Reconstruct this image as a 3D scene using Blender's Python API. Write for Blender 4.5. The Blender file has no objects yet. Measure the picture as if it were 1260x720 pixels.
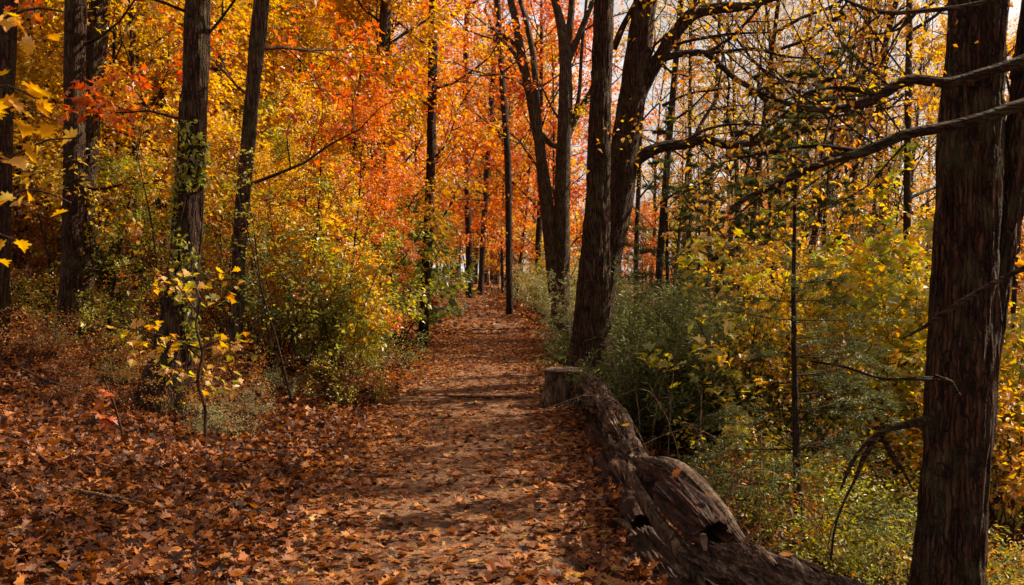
import bpy, math, time
import numpy as np
from mathutils import Vector
T0 = time.time()
S = bpy.context.scene
# ------------------------------------------------------------------ camera
FPX, CW, CH, HZ = 1210.0, 1260.0, 720.0, 335.0
CAM = np.array([0.0, 0.0, 1.6])
PIT = math.atan((CH / 2 - HZ) / FPX)
cd = bpy.data.cameras.new('camera'); co = bpy.data.objects.new('camera', cd); S.collection.objects.link(co)
cd.sensor_width = 36; cd.lens = FPX / CW * 36; cd.clip_end = 2000; cd.clip_start = 0.05
cd.dof.use_dof = True; cd.dof.focus_distance = 9.0; cd.dof.aperture_fstop = 5.6
co.location = CAM; co.rotation_euler = (math.pi / 2 - PIT, 0, 0)
S.camera = co
# ------------------------------------------------------------------ light
SUN_EL, SUN_AZ = math.radians(42), math.radians(70)
W = bpy.data.worlds.new('World'); S.world = W; W.use_nodes = True
wn = W.node_tree; bg = wn.nodes['Background']
sky = wn.nodes.new('ShaderNodeTexSky'); sky.sky_type = 'NISHITA'; sky.sun_disc = False
sky.sun_elevation = SUN_EL; sky.sun_rotation = SUN_AZ; sky.dust_density = 4.0; sky.air_density = 1.0; sky.ozone_density = 1.0
# thin bright broken cloud over the clear sky
wtc = wn.nodes.new('ShaderNodeTexCoord'); wmp = wn.nodes.new('ShaderNodeMapping'); wmp.inputs['Scale'].default_value = (2.2, 2.2, 5.0)
wnz = wn.nodes.new('ShaderNodeTexNoise'); wnz.inputs['Scale'].default_value = 1.6; wnz.inputs['Detail'].default_value = 7; wnz.inputs['Roughness'].default_value = .6
wrp = wn.nodes.new('ShaderNodeValToRGB'); wrp.color_ramp.elements[0].position = .36; wrp.color_ramp.elements[1].position = .56
wmx = wn.nodes.new('ShaderNodeMix'); wmx.data_type = 'RGBA'
wn.links.new(wtc.outputs['Generated'], wmp.inputs[0]); wn.links.new(wmp.outputs[0], wnz.inputs['Vector']); wn.links.new(wnz.outputs[0], wrp.inputs[0])
wn.links.new(wrp.outputs[0], wmx.inputs[0]); wn.links.new(sky.outputs[0], wmx.inputs[6]); wmx.inputs[7].default_value = (14.0, 13.2, 12.5, 1)
wn.links.new(wmx.outputs[2], bg.inputs[0]); bg.inputs[1].default_value = .034
sl = bpy.data.lights.new('sun', 'SUN'); sl.energy = 5.0; sl.angle = math.radians(0.5); sl.color = (1.0, 0.81, 0.57)
so = bpy.data.objects.new('sun', sl); S.collection.objects.link(so)
sd = Vector((math.sin(SUN_AZ) * math.cos(SUN_EL), math.cos(SUN_AZ) * math.cos(SUN_EL), math.sin(SUN_EL)))
so.rotation_euler = sd.to_track_quat('Z', 'Y').to_euler(); so.location = sd * 60
S.view_settings.view_transform = 'Standard'; S.view_settings.look = 'None'; S.view_settings.gamma = 1.0
S.view_settings.exposure = 1.15
S.render.engine = 'CYCLES'
cy = S.cycles
cy.max_bounces = 7; cy.diffuse_bounces = 3; cy.transmission_bounces = 4; cy.glossy_bounces = 2; cy.transparent_max_bounces = 4
cy.caustics_reflective = False; cy.caustics_refractive = False
cy.use_denoising = True
cy.sample_clamp_indirect = 6.0

# ------------------------------------------------------------------ helpers
def P(px, py, Y):
    """world point seen at photo pixel px,py at depth Y"""
    rx, ry = (px - CW / 2) / FPX, (CH / 2 - py) / FPX
    fy, fz = math.cos(PIT) + ry * math.sin(PIT), -math.sin(PIT) + ry * math.cos(PIT)
    t = Y / fy
    return np.array([rx * t, Y, CAM[2] + fz * t])

def hsh(i, j, k):
    n = (i * 374761393 + j * 668265263 + k * 2147483647 * 3) & 0xffffffff
    n = ((n ^ (n >> 13)) * 1274126177) & 0xffffffff
    n = n ^ (n >> 16)
    return (n & 0xffffff) / float(0xffffff)

def vnoise(p):
    p = np.asarray(p, float); f = np.floor(p).astype(np.int64); t = p - f; t = t * t * (3 - 2 * t)
    out = 0
    for a in (0, 1):
        for b in (0, 1):
            for c in (0, 1):
                w = (t[..., 0] if a else 1 - t[..., 0]) * (t[..., 1] if b else 1 - t[..., 1]) * (t[..., 2] if c else 1 - t[..., 2])
                out = out + w * hsh(f[..., 0] + a, f[..., 1] + b, f[..., 2] + c)
    return out

def fbm(p, o=3):
    p = np.asarray(p, float); s = 0; a = 0.5; n = 0
    for _ in range(o):
        s = s + a * vnoise(p); n += a; a *= .5; p = p * 2.03 + 17.1
    return s / n

PYT = np.array([-20, 5, 15, 25, 35, 45, 50, 60, 75, 110, 300.])
PXT = np.array([-.35, -.37, -.45, -.38, -1.05, -2.2, -2.9, -4.2, -6.0, -13, -60.])
PWT = np.array([.95, .95, 1.15, 1.5, 1.4, 1.3, 1.25, 1.1, .9, 1.2, 1.2])
def pcx(y): return np.interp(y, PYT, PXT)
def phw(y): return np.interp(y, PYT, PWT)
def G(x, y, fine=True):
    """ground height"""
    x = np.asarray(x, float); y = np.asarray(y, float)
    d = x - pcx(y)
    t = np.clip((y - 20) / 60, 0, 1); z = 1.0 * t * t * (3 - 2 * t)
    l = np.clip(-d - 1.15, 0, 45)
    z = z + .19 * l * l / (l + .8) + .0055 * l * l * np.where(l < 25, 1, 25 / np.maximum(l, 1))
    r = np.clip(d - 1.0, 0, None)
    z = z - 1.5 * (1 - np.exp(-(r * r / (r + .4)) / 3.0)) * np.where(y > 30, np.clip(1 - (y - 30) / 60, .3, 1), 1)
    if fine:
        q = np.stack([x * .45, y * .45, x * 0 + 3], -1)
        off = np.clip((np.abs(d) - .7) / 2, 0, 1)
        z = z + (fbm(q, 2) - .5) * .38 * off + (vnoise(np.stack([x * 2.1, y * 2.1, x * 0 + 9], -1)) - .5) * .05
    return z
def g1(x, y): return float(G(np.array([x]), np.array([y]))[0])
def ground_hit(px, py):
    for Y in np.arange(3, 120, .1):
        p = P(px, py, Y)
        if p[2] < g1(p[0], Y): return Y
    return 60.0

# ------------------------------------------------------------------ mesh accumulator
class Acc:
    def __init__(s): s.v = []; s.f = []; s.n = 0
    def add(s, v, f, tint=None, mat=0, smooth=False):
        v = np.asarray(v, np.float32).reshape(-1, 3); f = np.asarray(f, np.int64)
        m = len(f)
        t = np.full(m, .5, np.float32) if tint is None else np.broadcast_to(np.asarray(tint, np.float32), (m,))
        s.f.append((f + s.n, t, mat, smooth)); s.v.append(v); s.n += len(v)
    def mesh(s, name, mats):
        me = bpy.data.meshes.new(name)
        V = np.concatenate(s.v)
        me.vertices.add(len(V)); me.vertices.foreach_set('co', V.ravel())
        loops = np.concatenate([f.ravel() for f, *_ in s.f]).astype(np.int32)
        tot = np.concatenate([np.full(len(f), f.shape[1]) for f, *_ in s.f])
        start = np.concatenate([[0], np.cumsum(tot)[:-1]]).astype(np.int32)
        me.loops.add(len(loops)); me.loops.foreach_set('vertex_index', loops)
        me.polygons.add(len(tot)); me.polygons.foreach_set('loop_start', start)
        me.polygons.foreach_set('material_index', np.concatenate([np.full(len(f), m) for f, t, m, sm in s.f]).astype(np.int32))
        me.polygons.foreach_set('use_smooth', np.concatenate([np.full(len(f), sm) for f, t, m, sm in s.f]))
        a = me.attributes.new('tint', 'FLOAT', 'FACE'); a.data.foreach_set('value', np.concatenate([t for f, t, *_ in s.f]).astype(np.float32))
        for m in (mats if isinstance(mats, (list, tuple)) else [mats]): me.materials.append(m)
        me.update(calc_edges=True)
        return me

def link(name, data, parent=None, label=None, cat=None, group=None, kind=None, loc=None):
    o = bpy.data.objects.new(name, data); S.collection.objects.link(o)
    if parent: o.parent = parent
    if loc is not None: o.location = loc
    if label: o['label'] = label
    if cat: o['category'] = cat
    if group: o['group'] = group
    if kind: o['kind'] = kind
    return o
def thing(name, label, cat, loc=(0, 0, 0), group=None):
    return link(name, None, None, label, cat, group, None, loc)

def nrm(a): return a / (np.linalg.norm(a, axis=-1, keepdims=True) + 1e-9)

def tubes(acc, polys, k=4, mat=0, seed=0, tint=.5, bump=0.0):
    """polys: list of (pts[n,3], radii[n]); batches by n"""
    by = {}
    for p, r in polys: by.setdefault(len(p), []).append((p, r))
    for n, L in by.items():
        Pn = np.array([p for p, _ in L], float); R = np.array([r for _, r in L], float)
        T = nrm(np.gradient(Pn, axis=1))
        ref = np.zeros_like(T); d0 = T.mean(1); vert = np.abs(nrm(d0)[:, 2]) > .8
        ref[vert] = [1, 0.02, 0]; ref[~vert] = [0, 0.02, 1]
        A = nrm(np.cross(T, ref)); B = np.cross(T, A)
        th = np.arange(k) * 2 * math.pi / k
        rr = R[:, :, None] * np.ones(k)
        if bump:
            rr = rr * (1 + bump * (np.random.default_rng(seed).random(rr.shape) - .5))
        V = Pn[:, :, None] + rr[..., None] * (np.cos(th)[:, None] * A[:, :, None] + np.sin(th)[:, None] * B[:, :, None])
        m = len(L)
        i, j = np.meshgrid(np.arange(n - 1), np.arange(k), indexing='ij')
        q = np.stack([i * k + j, (i + 1) * k + j, (i + 1) * k + (j + 1) % k, i * k + (j + 1) % k], -1).reshape(-1, 4)
        F = (q[None] + (np.arange(m) * n * k)[:, None, None]).reshape(-1, 4)
        acc.add(V.reshape(-1, 3), F, tint, mat, True)

def fan(outline, centre):
    V = np.array(outline + [centre], float); n = len(outline)
    F = np.array([[n, i, (i + 1) % n] for i in range(n)])
    return V, F
def mk_leaf(half, fold=.25, curl=-.18, c=.38):
    pts = [half[0]] + half[1:-1] + [half[-1]] + [(x, -y) for x, y in reversed(half[1:-1])]
    return fan([(x, y, fold * abs(y) + curl * x * x) for x, y in pts], (c, 0, curl * c * c - .02))
MAPLE = mk_leaf([(0, 0), (-.12, .22), (.06, .27), (.05, .52), (.24, .36), (.34, .62), (.46, .58), (.48, .30), (.66, .36), (.70, .17), (1, 0)])
MAPLE_CURL = mk_leaf([(0, 0), (-.12, .22), (.06, .27), (.05, .50), (.24, .36), (.38, .55), (.46, .28), (.68, .33), (.72, .15), (1, 0)], fold=.75, curl=-.5)
MAPLE_FLAT = mk_leaf([(0, 0), (-.10, .25), (.08, .24), (.08, .52), (.27, .30), (.42, .56), (.50, .25), (.70, .30), (.74, .12), (1, 0)], fold=.12, curl=.12)
LOBE = mk_leaf([(0, 0), (.02, .42), (.34, .2), (.5, .46), (.6, .2), (1, 0)], fold=.3, curl=-.2)
OAKL = mk_leaf([(0, 0), (.2, .22), (.35, .12), (.5, .28), (.62, .14), (.78, .2), (1, 0)], fold=.35, curl=-.25)
def kite(w=.32, f=.12, x=.45):
    V = np.array([(0, 0, 0), (x, w, f), (1, 0, -.12), (x, -w, f)], float); return V, np.array([[0, 1, 2], [0, 2, 3]])
KITE = kite(); OVAL = (np.array([(0, 0, 0), (.3, .22, .05), (.7, .2, .03), (1, 0, -.12), (.7, -.2, .03), (.3, -.22, .05)], float), np.array([[0, 1, 2], [0, 2, 3], [0, 3, 4], [0, 4, 5]]))
NEEDLE = (np.array([(0, -.06, 0), (.55, -.1, .02), (1, 0, -.05), (.55, .1, .02), (0, .06, 0)], float), np.array([[0, 1, 2], [0, 2, 3], [0, 3, 4]]))

def leaves(acc, pos, size, tpl, rng, tilt=.5, droop=.3, tint=None, mat=0, udir=None, smooth=False):
    n = len(pos)
    if n == 0: return
    N = nrm(np.array([0, 0, 1.0]) + tilt * rng.normal(size=(n, 3)))
    if udir is None: U = rng.normal(size=(n, 3))
    else: U = udir + .5 * rng.normal(size=(n, 3))
    U[:, 2] -= droop * 1.5
    U = nrm(U - (U * N).sum(-1, keepdims=True) * N)
    V = np.cross(N, U)
    if droop:
        U2 = nrm(U + np.array([0, 0, -1]) * droop * rng.random((n, 1))); N = nrm(np.cross(U2, V)); U = U2
    Tv, Tf = tpl
    sz = (np.ones(n) * size)[:, None, None]
    X = pos[:, None] + sz * (Tv[None, :, 0:1] * U[:, None] + Tv[None, :, 1:2] * V[:, None] + Tv[None, :, 2:3] * N[:, None])
    F = (Tf[None] + (np.arange(n) * len(Tv))[:, None, None]).reshape(-1, Tf.shape[1])
    t = rng.random(n) if tint is None else tint
    acc.add(X.reshape(-1, 3), F, np.repeat(t, len(Tf)), mat, smooth)

# ------------------------------------------------------------------ materials
def mat_new(name):
    m = bpy.data.materials.new(name); m.use_nodes = True; nt = m.node_tree; nt.nodes.clear()
    return m, nt, nt.nodes.new('ShaderNodeOutputMaterial')
def ramp(nt, stops, interp='LINEAR'):
    r = nt.nodes.new('ShaderNodeValToRGB'); e = r.color_ramp.elements; r.color_ramp.interpolation = interp
    while len(e) < len(stops): e.new(.5)
    for el, (p, c) in zip(e, stops): el.position = p; el.color = (*c, 1)
    return r
def leafmat(name, stops, trans=.58, rough=.45, gloss=.06):
    m, nt, out = mat_new(name); N, L = nt.nodes, nt.links
    at = N.new('ShaderNodeAttribute'); at.attribute_name = 'tint'
    r = ramp(nt, stops)
    oi = N.new('ShaderNodeObjectInfo')
    ma = N.new('ShaderNodeMath'); ma.operation = 'MULTIPLY_ADD'; L.new(oi.outputs['Random'], ma.inputs[0]); ma.inputs[1].default_value = .24
    mb = N.new('ShaderNodeMath'); mb.operation = 'MULTIPLY_ADD'; L.new(at.outputs['Fac'], mb.inputs[0]); mb.inputs[1].default_value = .76; mb.inputs[2].default_value = 0
    L.new(mb.outputs[0], ma.inputs[2]); L.new(ma.outputs[0], r.inputs[0])
    # blotches
    nz = N.new('ShaderNodeTexNoise'); nz.inputs['Scale'].default_value = 25
    tc = N.new('ShaderNodeTexCoord'); L.new(tc.outputs['Object'], nz.inputs['Vector'])
    mx = N.new('ShaderNodeMix'); mx.data_type = 'RGBA'; mx.blend_type = 'MULTIPLY'; mx.inputs[0].default_value = .55
    L.new(r.outputs[0], mx.inputs[6]); rr = ramp(nt, [(.3, (.55, .5, .45)), (.65, (1, 1, 1))]); L.new(nz.outputs[0], rr.inputs[0]); L.new(rr.outputs[0], mx.inputs[7])
    d = N.new('ShaderNodeBsdfDiffuse'); t = N.new('ShaderNodeBsdfTranslucent'); g = N.new('ShaderNodeBsdfGlossy')
    g.inputs['Roughness'].default_value = rough
    hs = N.new('ShaderNodeHueSaturation'); hs.inputs['Saturation'].default_value = 1.1; hs.inputs['Value'].default_value = 1.3; L.new(mx.outputs[2], hs.inputs['Color'])
    L.new(mx.outputs[2], d.inputs[0]); L.new(hs.outputs[0], t.inputs[0])
    a = N.new('ShaderNodeMixShader'); a.inputs[0].default_value = trans; L.new(d.outputs[0], a.inputs[1]); L.new(t.outputs[0], a.inputs[2])
    b = N.new('ShaderNodeMixShader'); b.inputs[0].default_value = gloss; L.new(a.outputs[0], b.inputs[1]); L.new(g.outputs[0], b.inputs[2])
    L.new(b.outputs[0], out.inputs[0]); return m
LM = {
 'yellow': leafmat('yellow_leaf', [(0, (.40, .34, .03)), (.3, (.62, .44, .03)), (.6, (.72, .45, .03)), (1, (.68, .32, .03))]),
 'gold': leafmat('gold_leaf', [(0, (.50, .38, .04)), (.4, (.66, .38, .03)), (.8, (.60, .26, .03)), (1, (.40, .14, .02))]),
 'orange': leafmat('orange_leaf', [(0, (.70, .34, .03)), (.3, (.66, .20, .02)), (.7, (.62, .13, .02)), (1, (.50, .07, .02))]),
 'red': leafmat('red_leaf', [(0, (.66, .20, .03)), (.4, (.60, .10, .02)), (.8, (.48, .05, .02)), (1, (.34, .03, .02))]),
 'lime': leafmat('lime_leaf', [(0, (.14, .20, .03)), (.4, (.30, .32, .04)), (.75, (.48, .42, .05)), (1, (.62, .46, .05))]),
 'green': leafmat('green_leaf', [(0, (.07, .11, .025)), (.5, (.14, .18, .035)), (.85, (.28, .28, .05)), (1, (.5, .38, .05))]),
 'pale': leafmat('pale_green_leaf', [(0, (.20, .24, .10)), (.5, (.33, .35, .15)), (1, (.55, .50, .20))], trans=.45),
 'russet': leafmat('russet_leaf', [(0, (.46, .28, .05)), (.4, (.44, .17, .04)), (.8, (.30, .10, .03)), (1, (.18, .06, .02))]),
 'needle': leafmat('conifer_needle', [(0, (.05, .065, .02)), (.6, (.09, .115, .03)), (1, (.17, .18, .05))], trans=.3, gloss=.04),
 'juniper': leafmat('juniper_needle', [(0, (.08, .10, .03)), (.6, (.14, .16, .04)), (.93, (.20, .21, .06)), (1, (.30, .20, .06))], trans=.35, gloss=.04),
}
def litter(name):
    return leafmat(name, [(0, (.03, .011, .006)), (.2, (.085, .028, .011)), (.42, (.19, .06, .018)), (.6, (.33, .105, .022)), (.72, (.45, .17, .03)), (.80, (.28, .15, .08)), (.88, (.55, .33, .05)), (.94, (.40, .07, .02)), (1, (.60, .45, .30))], trans=.25, rough=.6, gloss=.03)
LITTER = litter('fallen_leaf_litter')

def barkmat(name, dark, mid, light, sc=1.0, bump=.6, moss=0.0, along='z'):
    o3 = lambda a, b: (b, a, a) if along == 'x' else (a, a, b)
    m, nt, out = mat_new(name); N, L = nt.nodes, nt.links
    tc = N.new('ShaderNodeTexCoord'); mp = N.new('ShaderNodeMapping'); mp.inputs['Scale'].default_value = o3(60 * sc, 4.5 * sc)
    L.new(tc.outputs['Object'], mp.inputs[0])
    n1 = N.new('ShaderNodeTexNoise'); n1.inputs['Scale'].default_value = 1; n1.inputs['Detail'].default_value = 7; n1.inputs['Roughness'].default_value = .65; n1.inputs['Distortion'].default_value = .6
    L.new(mp.outputs[0], n1.inputs['Vector'])
    n2 = N.new('ShaderNodeTexNoise'); n2.inputs['Scale'].default_value = 3.5; n2.inputs['Detail'].default_value = 4; L.new(tc.outputs['Object'], n2.inputs['Vector'])
    r = ramp(nt, [(.33, dark), (.5, mid), (.68, light)]); L.new(n1.outputs[0], r.inputs[0])
    nw = N.new('ShaderNodeTexNoise'); nw.inputs['Scale'].default_value = 14; nw.inputs['Detail'].default_value = 3; L.new(tc.outputs['Object'], nw.inputs['Vector'])
    vm = N.new('ShaderNodeVectorMath'); vm.operation = 'MULTIPLY_ADD'; L.new(nw.outputs['Color'], vm.inputs[0]); vm.inputs[1].default_value = o3(.045, .12); L.new(tc.outputs['Object'], vm.inputs[2])
    mv = N.new('ShaderNodeMapping'); mv.inputs['Scale'].default_value = o3(36 * sc, 3.2 * sc); L.new(vm.outputs[0], mv.inputs[0])
    vo = N.new('ShaderNodeTexVoronoi'); vo.feature = 'DISTANCE_TO_EDGE'; vo.inputs['Scale'].default_value = 1; L.new(mv.outputs[0], vo.inputs['Vector'])
    rv = ramp(nt, [(.03, (.18, .12, .10)), (.17, (1, 1, 1))]); L.new(vo.outputs['Distance'], rv.inputs[0])
    mf = N.new('ShaderNodeMix'); mf.data_type = 'RGBA'; mf.blend_type = 'MULTIPLY'; mf.inputs[0].default_value = 1; L.new(r.outputs[0], mf.inputs[6]); L.new(rv.outputs[0], mf.inputs[7])
    hsum = N.new('ShaderNodeMath'); hsum.operation = 'MULTIPLY_ADD'; rh = ramp(nt, [(0, (0, 0, 0)), (.22, (1, 1, 1))]); L.new(vo.outputs['Distance'], rh.inputs[0]); L.new(rh.outputs[0], hsum.inputs[0]); hsum.inputs[1].default_value = .8; L.new(n1.outputs[0], hsum.inputs[2])
    mx = N.new('ShaderNodeMix'); mx.data_type = 'RGBA'; mx.blend_type = 'MULTIPLY'; mx.inputs[0].default_value = .8
    r2 = ramp(nt, [(.3, (.55, .5, .5)), (.7, (1, 1, 1))]); L.new(n2.outputs[0], r2.inputs[0])
    L.new(mf.outputs[2], mx.inputs[6]); L.new(r2.outputs[0], mx.inputs[7])
    col = mx.outputs[2]
    if moss:
        n3 = N.new('ShaderNodeTexNoise'); n3.inputs['Scale'].default_value = 6; n3.inputs['Detail'].default_value = 6; L.new(tc.outputs['Object'], n3.inputs['Vector'])
        r3 = ramp(nt, [(.5, (0, 0, 0)), (.7, (moss, moss, moss))]); L.new(n3.outputs[0], r3.inputs[0])
        m3 = N.new('ShaderNodeMix'); m3.data_type = 'RGBA'; L.new(r3.outputs[0], m3.inputs[0]); L.new(col, m3.inputs[6]); m3.inputs[7].default_value = (.10, .11, .045, 1); col = m3.outputs[2]
    b = N.new('ShaderNodeBsdfPrincipled'); b.inputs['Roughness'].default_value = .85; b.inputs['Specular IOR Level'].default_value = .25
    bp = N.new('ShaderNodeBump'); bp.inputs['Strength'].default_value = bump; bp.inputs['Distance'].default_value = .035
    L.new(hsum.outputs[0], bp.inputs['Height']); L.new(bp.outputs[0], b.inputs['Normal']); L.new(col, b.inputs['Base Color']); L.new(b.outputs[0], out.inputs[0])
    return m
BARK = barkmat('furrowed_bark', (.013, .005, .003), (.075, .031, .016), (.20, .11, .062), 1.0, 1.0, .5)
BARKX = barkmat('limb_bark', (.012, .005, .003), (.06, .028, .016), (.16, .095, .058), 1.0, 1.0, .4, 'x')
BARKG = barkmat('grey_bark', (.03, .017, .01), (.085, .054, .035), (.17, .12, .08), .8, .6, .4)
BARKD = barkmat('dark_bark', (.015, .008, .005), (.045, .024, .014), (.10, .06, .038), 1.2, .6, .2)
TWIG = barkmat('twig_bark', (.03, .016, .01), (.08, .045, .028), (.15, .09, .06), 2.0, .2)
STRAW = barkmat('dry_stem', (.16, .10, .05), (.30, .20, .11), (.42, .31, .19), 2.0, .2)
def woodmat(name, dark, mid, light, axis_scale):
    m, nt, out = mat_new(name); N, L = nt.nodes, nt.links
    tc = N.new('ShaderNodeTexCoord'); mp = N.new('ShaderNodeMapping'); mp.inputs['Scale'].default_value = axis_scale
    L.new(tc.outputs['Object'], mp.inputs[0])
    n1 = N.new('ShaderNodeTexNoise'); n1.inputs['Scale'].default_value = 1; n1.inputs['Detail'].default_value = 8; n1.inputs['Roughness'].default_value = .7; n1.inputs['Distortion'].default_value = 1.0
    L.new(mp.outputs[0], n1.inputs['Vector'])
    n2 = N.new('ShaderNodeTexNoise'); n2.inputs['Scale'].default_value = 7; n2.inputs['Detail'].default_value = 5; L.new(tc.outputs['Object'], n2.inputs['Vector'])
    r = ramp(nt, [(.36, dark), (.5, mid), (.66, light)]); L.new(n1.outputs[0], r.inputs[0])
    r2 = ramp(nt, [(.38, (.28, .17, .11)), (.6, (1, 1, 1))]); L.new(n2.outputs[0], r2.inputs[0])
    mx = N.new('ShaderNodeMix'); mx.data_type = 'RGBA'; mx.blend_type = 'MULTIPLY'; mx.inputs[0].default_value = .9
    L.new(r.outputs[0], mx.inputs[6]); L.new(r2.outputs[0], mx.inputs[7])
    mv = N.new('ShaderNodeMapping'); mv.inputs['Scale'].default_value = tuple(a * .45 for a in axis_scale)
    vm = N.new('ShaderNodeVectorMath'); vm.operation = 'MULTIPLY_ADD'; L.new(n2.outputs['Color'], vm.inputs[0]); vm.inputs[1].default_value = (.08, .08, .08); L.new(tc.outputs['Object'], vm.inputs[2]); L.new(vm.outputs[0], mv.inputs[0])
    vo = N.new('ShaderNodeTexVoronoi'); vo.feature = 'DISTANCE_TO_EDGE'; vo.inputs['Scale'].default_value = 1; L.new(mv.outputs[0], vo.inputs['Vector'])
    rv = ramp(nt, [(.01, (.1, .06, .05)), (.08, (1, 1, 1))]); L.new(vo.outputs['Distance'], rv.inputs[0])
    mc = N.new('ShaderNodeMix'); mc.data_type = 'RGBA'; mc.blend_type = 'MULTIPLY'; mc.inputs[0].default_value = 1; L.new(mx.outputs[2], mc.inputs[6]); L.new(rv.outputs[0], mc.inputs[7]); mx = mc
    b = N.new('ShaderNodeBsdfPrincipled'); b.inputs['Roughness'].default_value = .8; b.inputs['Specular IOR Level'].default_value = .3
    bp = N.new('ShaderNodeBump'); bp.inputs['Strength'].default_value = .9; bp.inputs['Distance'].default_value = .012
    L.new(n1.outputs[0], bp.inputs['Height']); L.new(bp.outputs[0], b.inputs['Normal']); L.new(mx.outputs[2], b.inputs['Base Color']); L.new(b.outputs[0], out.inputs[0])
    return m
WOOD = woodmat('weathered_wood', (.015, .007, .004), (.075, .043, .027), (.30, .21, .15), (60, 6, 60))
ROT = woodmat('rotten_wood', (.010, .003, .0015), (.045, .014, .006), (.12, .05, .022), (44, 7, 44))
STUMPM = woodmat('stump_wood', (.04, .022, .012), (.12, .075, .045), (.22, .16, .10), (34, 34, 4))

def groundmat(name, stops, base_sc, soil):
    m, nt, out = mat_new(name); N, L = nt.nodes, nt.links
    tc = N.new('ShaderNodeTexCoord')
    ns = N.new('ShaderNodeTexNoise'); ns.inputs['Scale'].default_value = 9; ns.inputs['Detail'].default_value = 3; L.new(tc.outputs['Object'], ns.inputs['Vector'])
    va = N.new('ShaderNodeVectorMath'); va.operation = 'MULTIPLY_ADD'; L.new(ns.outputs['Color'], va.inputs[0]); va.inputs[1].default_value = (.12, .12, .12); L.new(tc.outputs['Object'], va.inputs[2])
    vo = N.new('ShaderNodeTexVoronoi'); vo.inputs['Scale'].default_value = base_sc; L.new(va.outputs[0], vo.inputs['Vector'])
    sp = N.new('ShaderNodeSeparateColor'); L.new(vo.outputs['Color'], sp.inputs[0])
    r = ramp(nt, stops); L.new(sp.outputs[0], r.inputs[0])
    n2 = N.new('ShaderNodeTexNoise'); n2.inputs['Scale'].default_value = 1.2; n2.inputs['Detail'].default_value = 6; L.new(tc.outputs['Object'], n2.inputs['Vector'])
    n3 = N.new('ShaderNodeTexNoise'); n3.inputs['Scale'].default_value = 55; n3.inputs['Detail'].default_value = 5; L.new(tc.outputs['Object'], n3.inputs['Vector'])
    rs = ramp(nt, [(.3, tuple(c * .45 for c in soil)), (.6, soil), (.8, tuple(c * 1.6 for c in soil))]); L.new(n3.outputs[0], rs.inputs[0])
    fac = ramp(nt, [(.42, (0, 0, 0)), (.6, (1, 1, 1))]); L.new(n2.outputs[0], fac.inputs[0])
    mx = N.new('ShaderNodeMix'); mx.data_type = 'RGBA'; L.new(fac.outputs[0], mx.inputs[0]); L.new(rs.outputs[0], mx.inputs[6]); L.new(r.outputs[0], mx.inputs[7])
    b = N.new('ShaderNodeBsdfPrincipled'); b.inputs['Roughness'].default_value = .9; b.inputs['Specular IOR Level'].default_value = .15
    bp = N.new('ShaderNodeBump'); bp.inputs['Strength'].default_value = .8; bp.inputs['Distance'].default_value = .03
    ad = N.new('ShaderNodeMath'); ad.operation = 'ADD'; L.new(n3.outputs[0], ad.inputs[0]); L.new(vo.outputs['Distance'], ad.inputs[1])
    L.new(ad.outputs[0], bp.inputs['Height']); L.new(bp.outputs[0], b.inputs['Normal']); L.new(mx.outputs[2], b.inputs['Base Color']); L.new(b.outputs[0], out.inputs[0])
    return m
FLOORM = groundmat('forest_floor_leaves', [(0, (.05, .02, .01)), (.35, (.17, .06, .02)), (.7, (.34, .13, .03)), (.9, (.42, .22, .08)), (1, (.5, .32, .1))], 11, (.09, .045, .025))
PATHM = groundmat('packed_earth', [(0, (.07, .035, .02)), (.5, (.14, .075, .045)), (.85, (.26, .12, .05)), (1, (.34, .2, .1))], 14, (.17, .088, .048))

# ------------------------------------------------------------------ ground and path
def grid_mesh(name, xs, ys, zf, mat):
    X, Y = np.meshgrid(xs, ys, indexing='ij'); Z = zf(X, Y)
    V = np.stack([X, Y, Z], -1).reshape(-1, 3); a, b = len(xs), len(ys)
    i, j = np.meshgrid(np.arange(a - 1), np.arange(b - 1), indexing='ij')
    F = np.stack([i * b + j, (i + 1) * b + j, (i + 1) * b + j + 1, i * b + j + 1], -1).reshape(-1, 4)
    A = Acc(); A.add(V, F, smooth=True); return A.mesh(name, mat)
xs = np.unique(np.concatenate([np.linspace(-600, -60, 28), np.linspace(-60, -9, 86), np.linspace(-9, 9, 151), np.linspace(9, 60, 86), np.linspace(60, 600, 28)]))
ys = np.unique(np.concatenate([np.linspace(-300, -10, 20), np.linspace(-10, 2, 25), np.linspace(2, 22, 168), np.linspace(22, 90, 171), np.linspace(90, 900, 40)]))
def gfar(X, Y):
    z = G(X, Y); return z
floor_me = grid_mesh('forest_floor', xs, ys, gfar, FLOORM)
floor_o = link('forest_floor', floor_me, kind='structure')
# path: strip that follows the curve
ts = np.concatenate([np.arange(-8, 25, .12), np.arange(25, 110, .4)]); us = np.linspace(-1, 1, 34)
YY, UU = np.meshgrid(ts, us, indexing='ij')
edge = 1 + .14 * (vnoise(np.stack([YY * .9, np.sign(UU) * 5, YY * 0], -1)) - .5) * 2
XX = pcx(YY) + UU * phw(YY) * edge
ZZ = G(XX, YY) + .012 + .02 * (1 - UU ** 2) - .02 * (np.abs(UU) > .97)
Vp = np.stack([XX, YY, ZZ], -1).reshape(-1, 3); a, b = len(ts), len(us)
i, j = np.meshgrid(np.arange(a - 1), np.arange(b - 1), indexing='ij')
A = Acc(); A.add(Vp, np.stack([i * b + j, i * b + j + 1, (i + 1) * b + j + 1, (i + 1) * b + j], -1).reshape(-1, 4), smooth=True)
path_o = link('path', A.mesh('path', PATHM), kind='structure')

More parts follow.
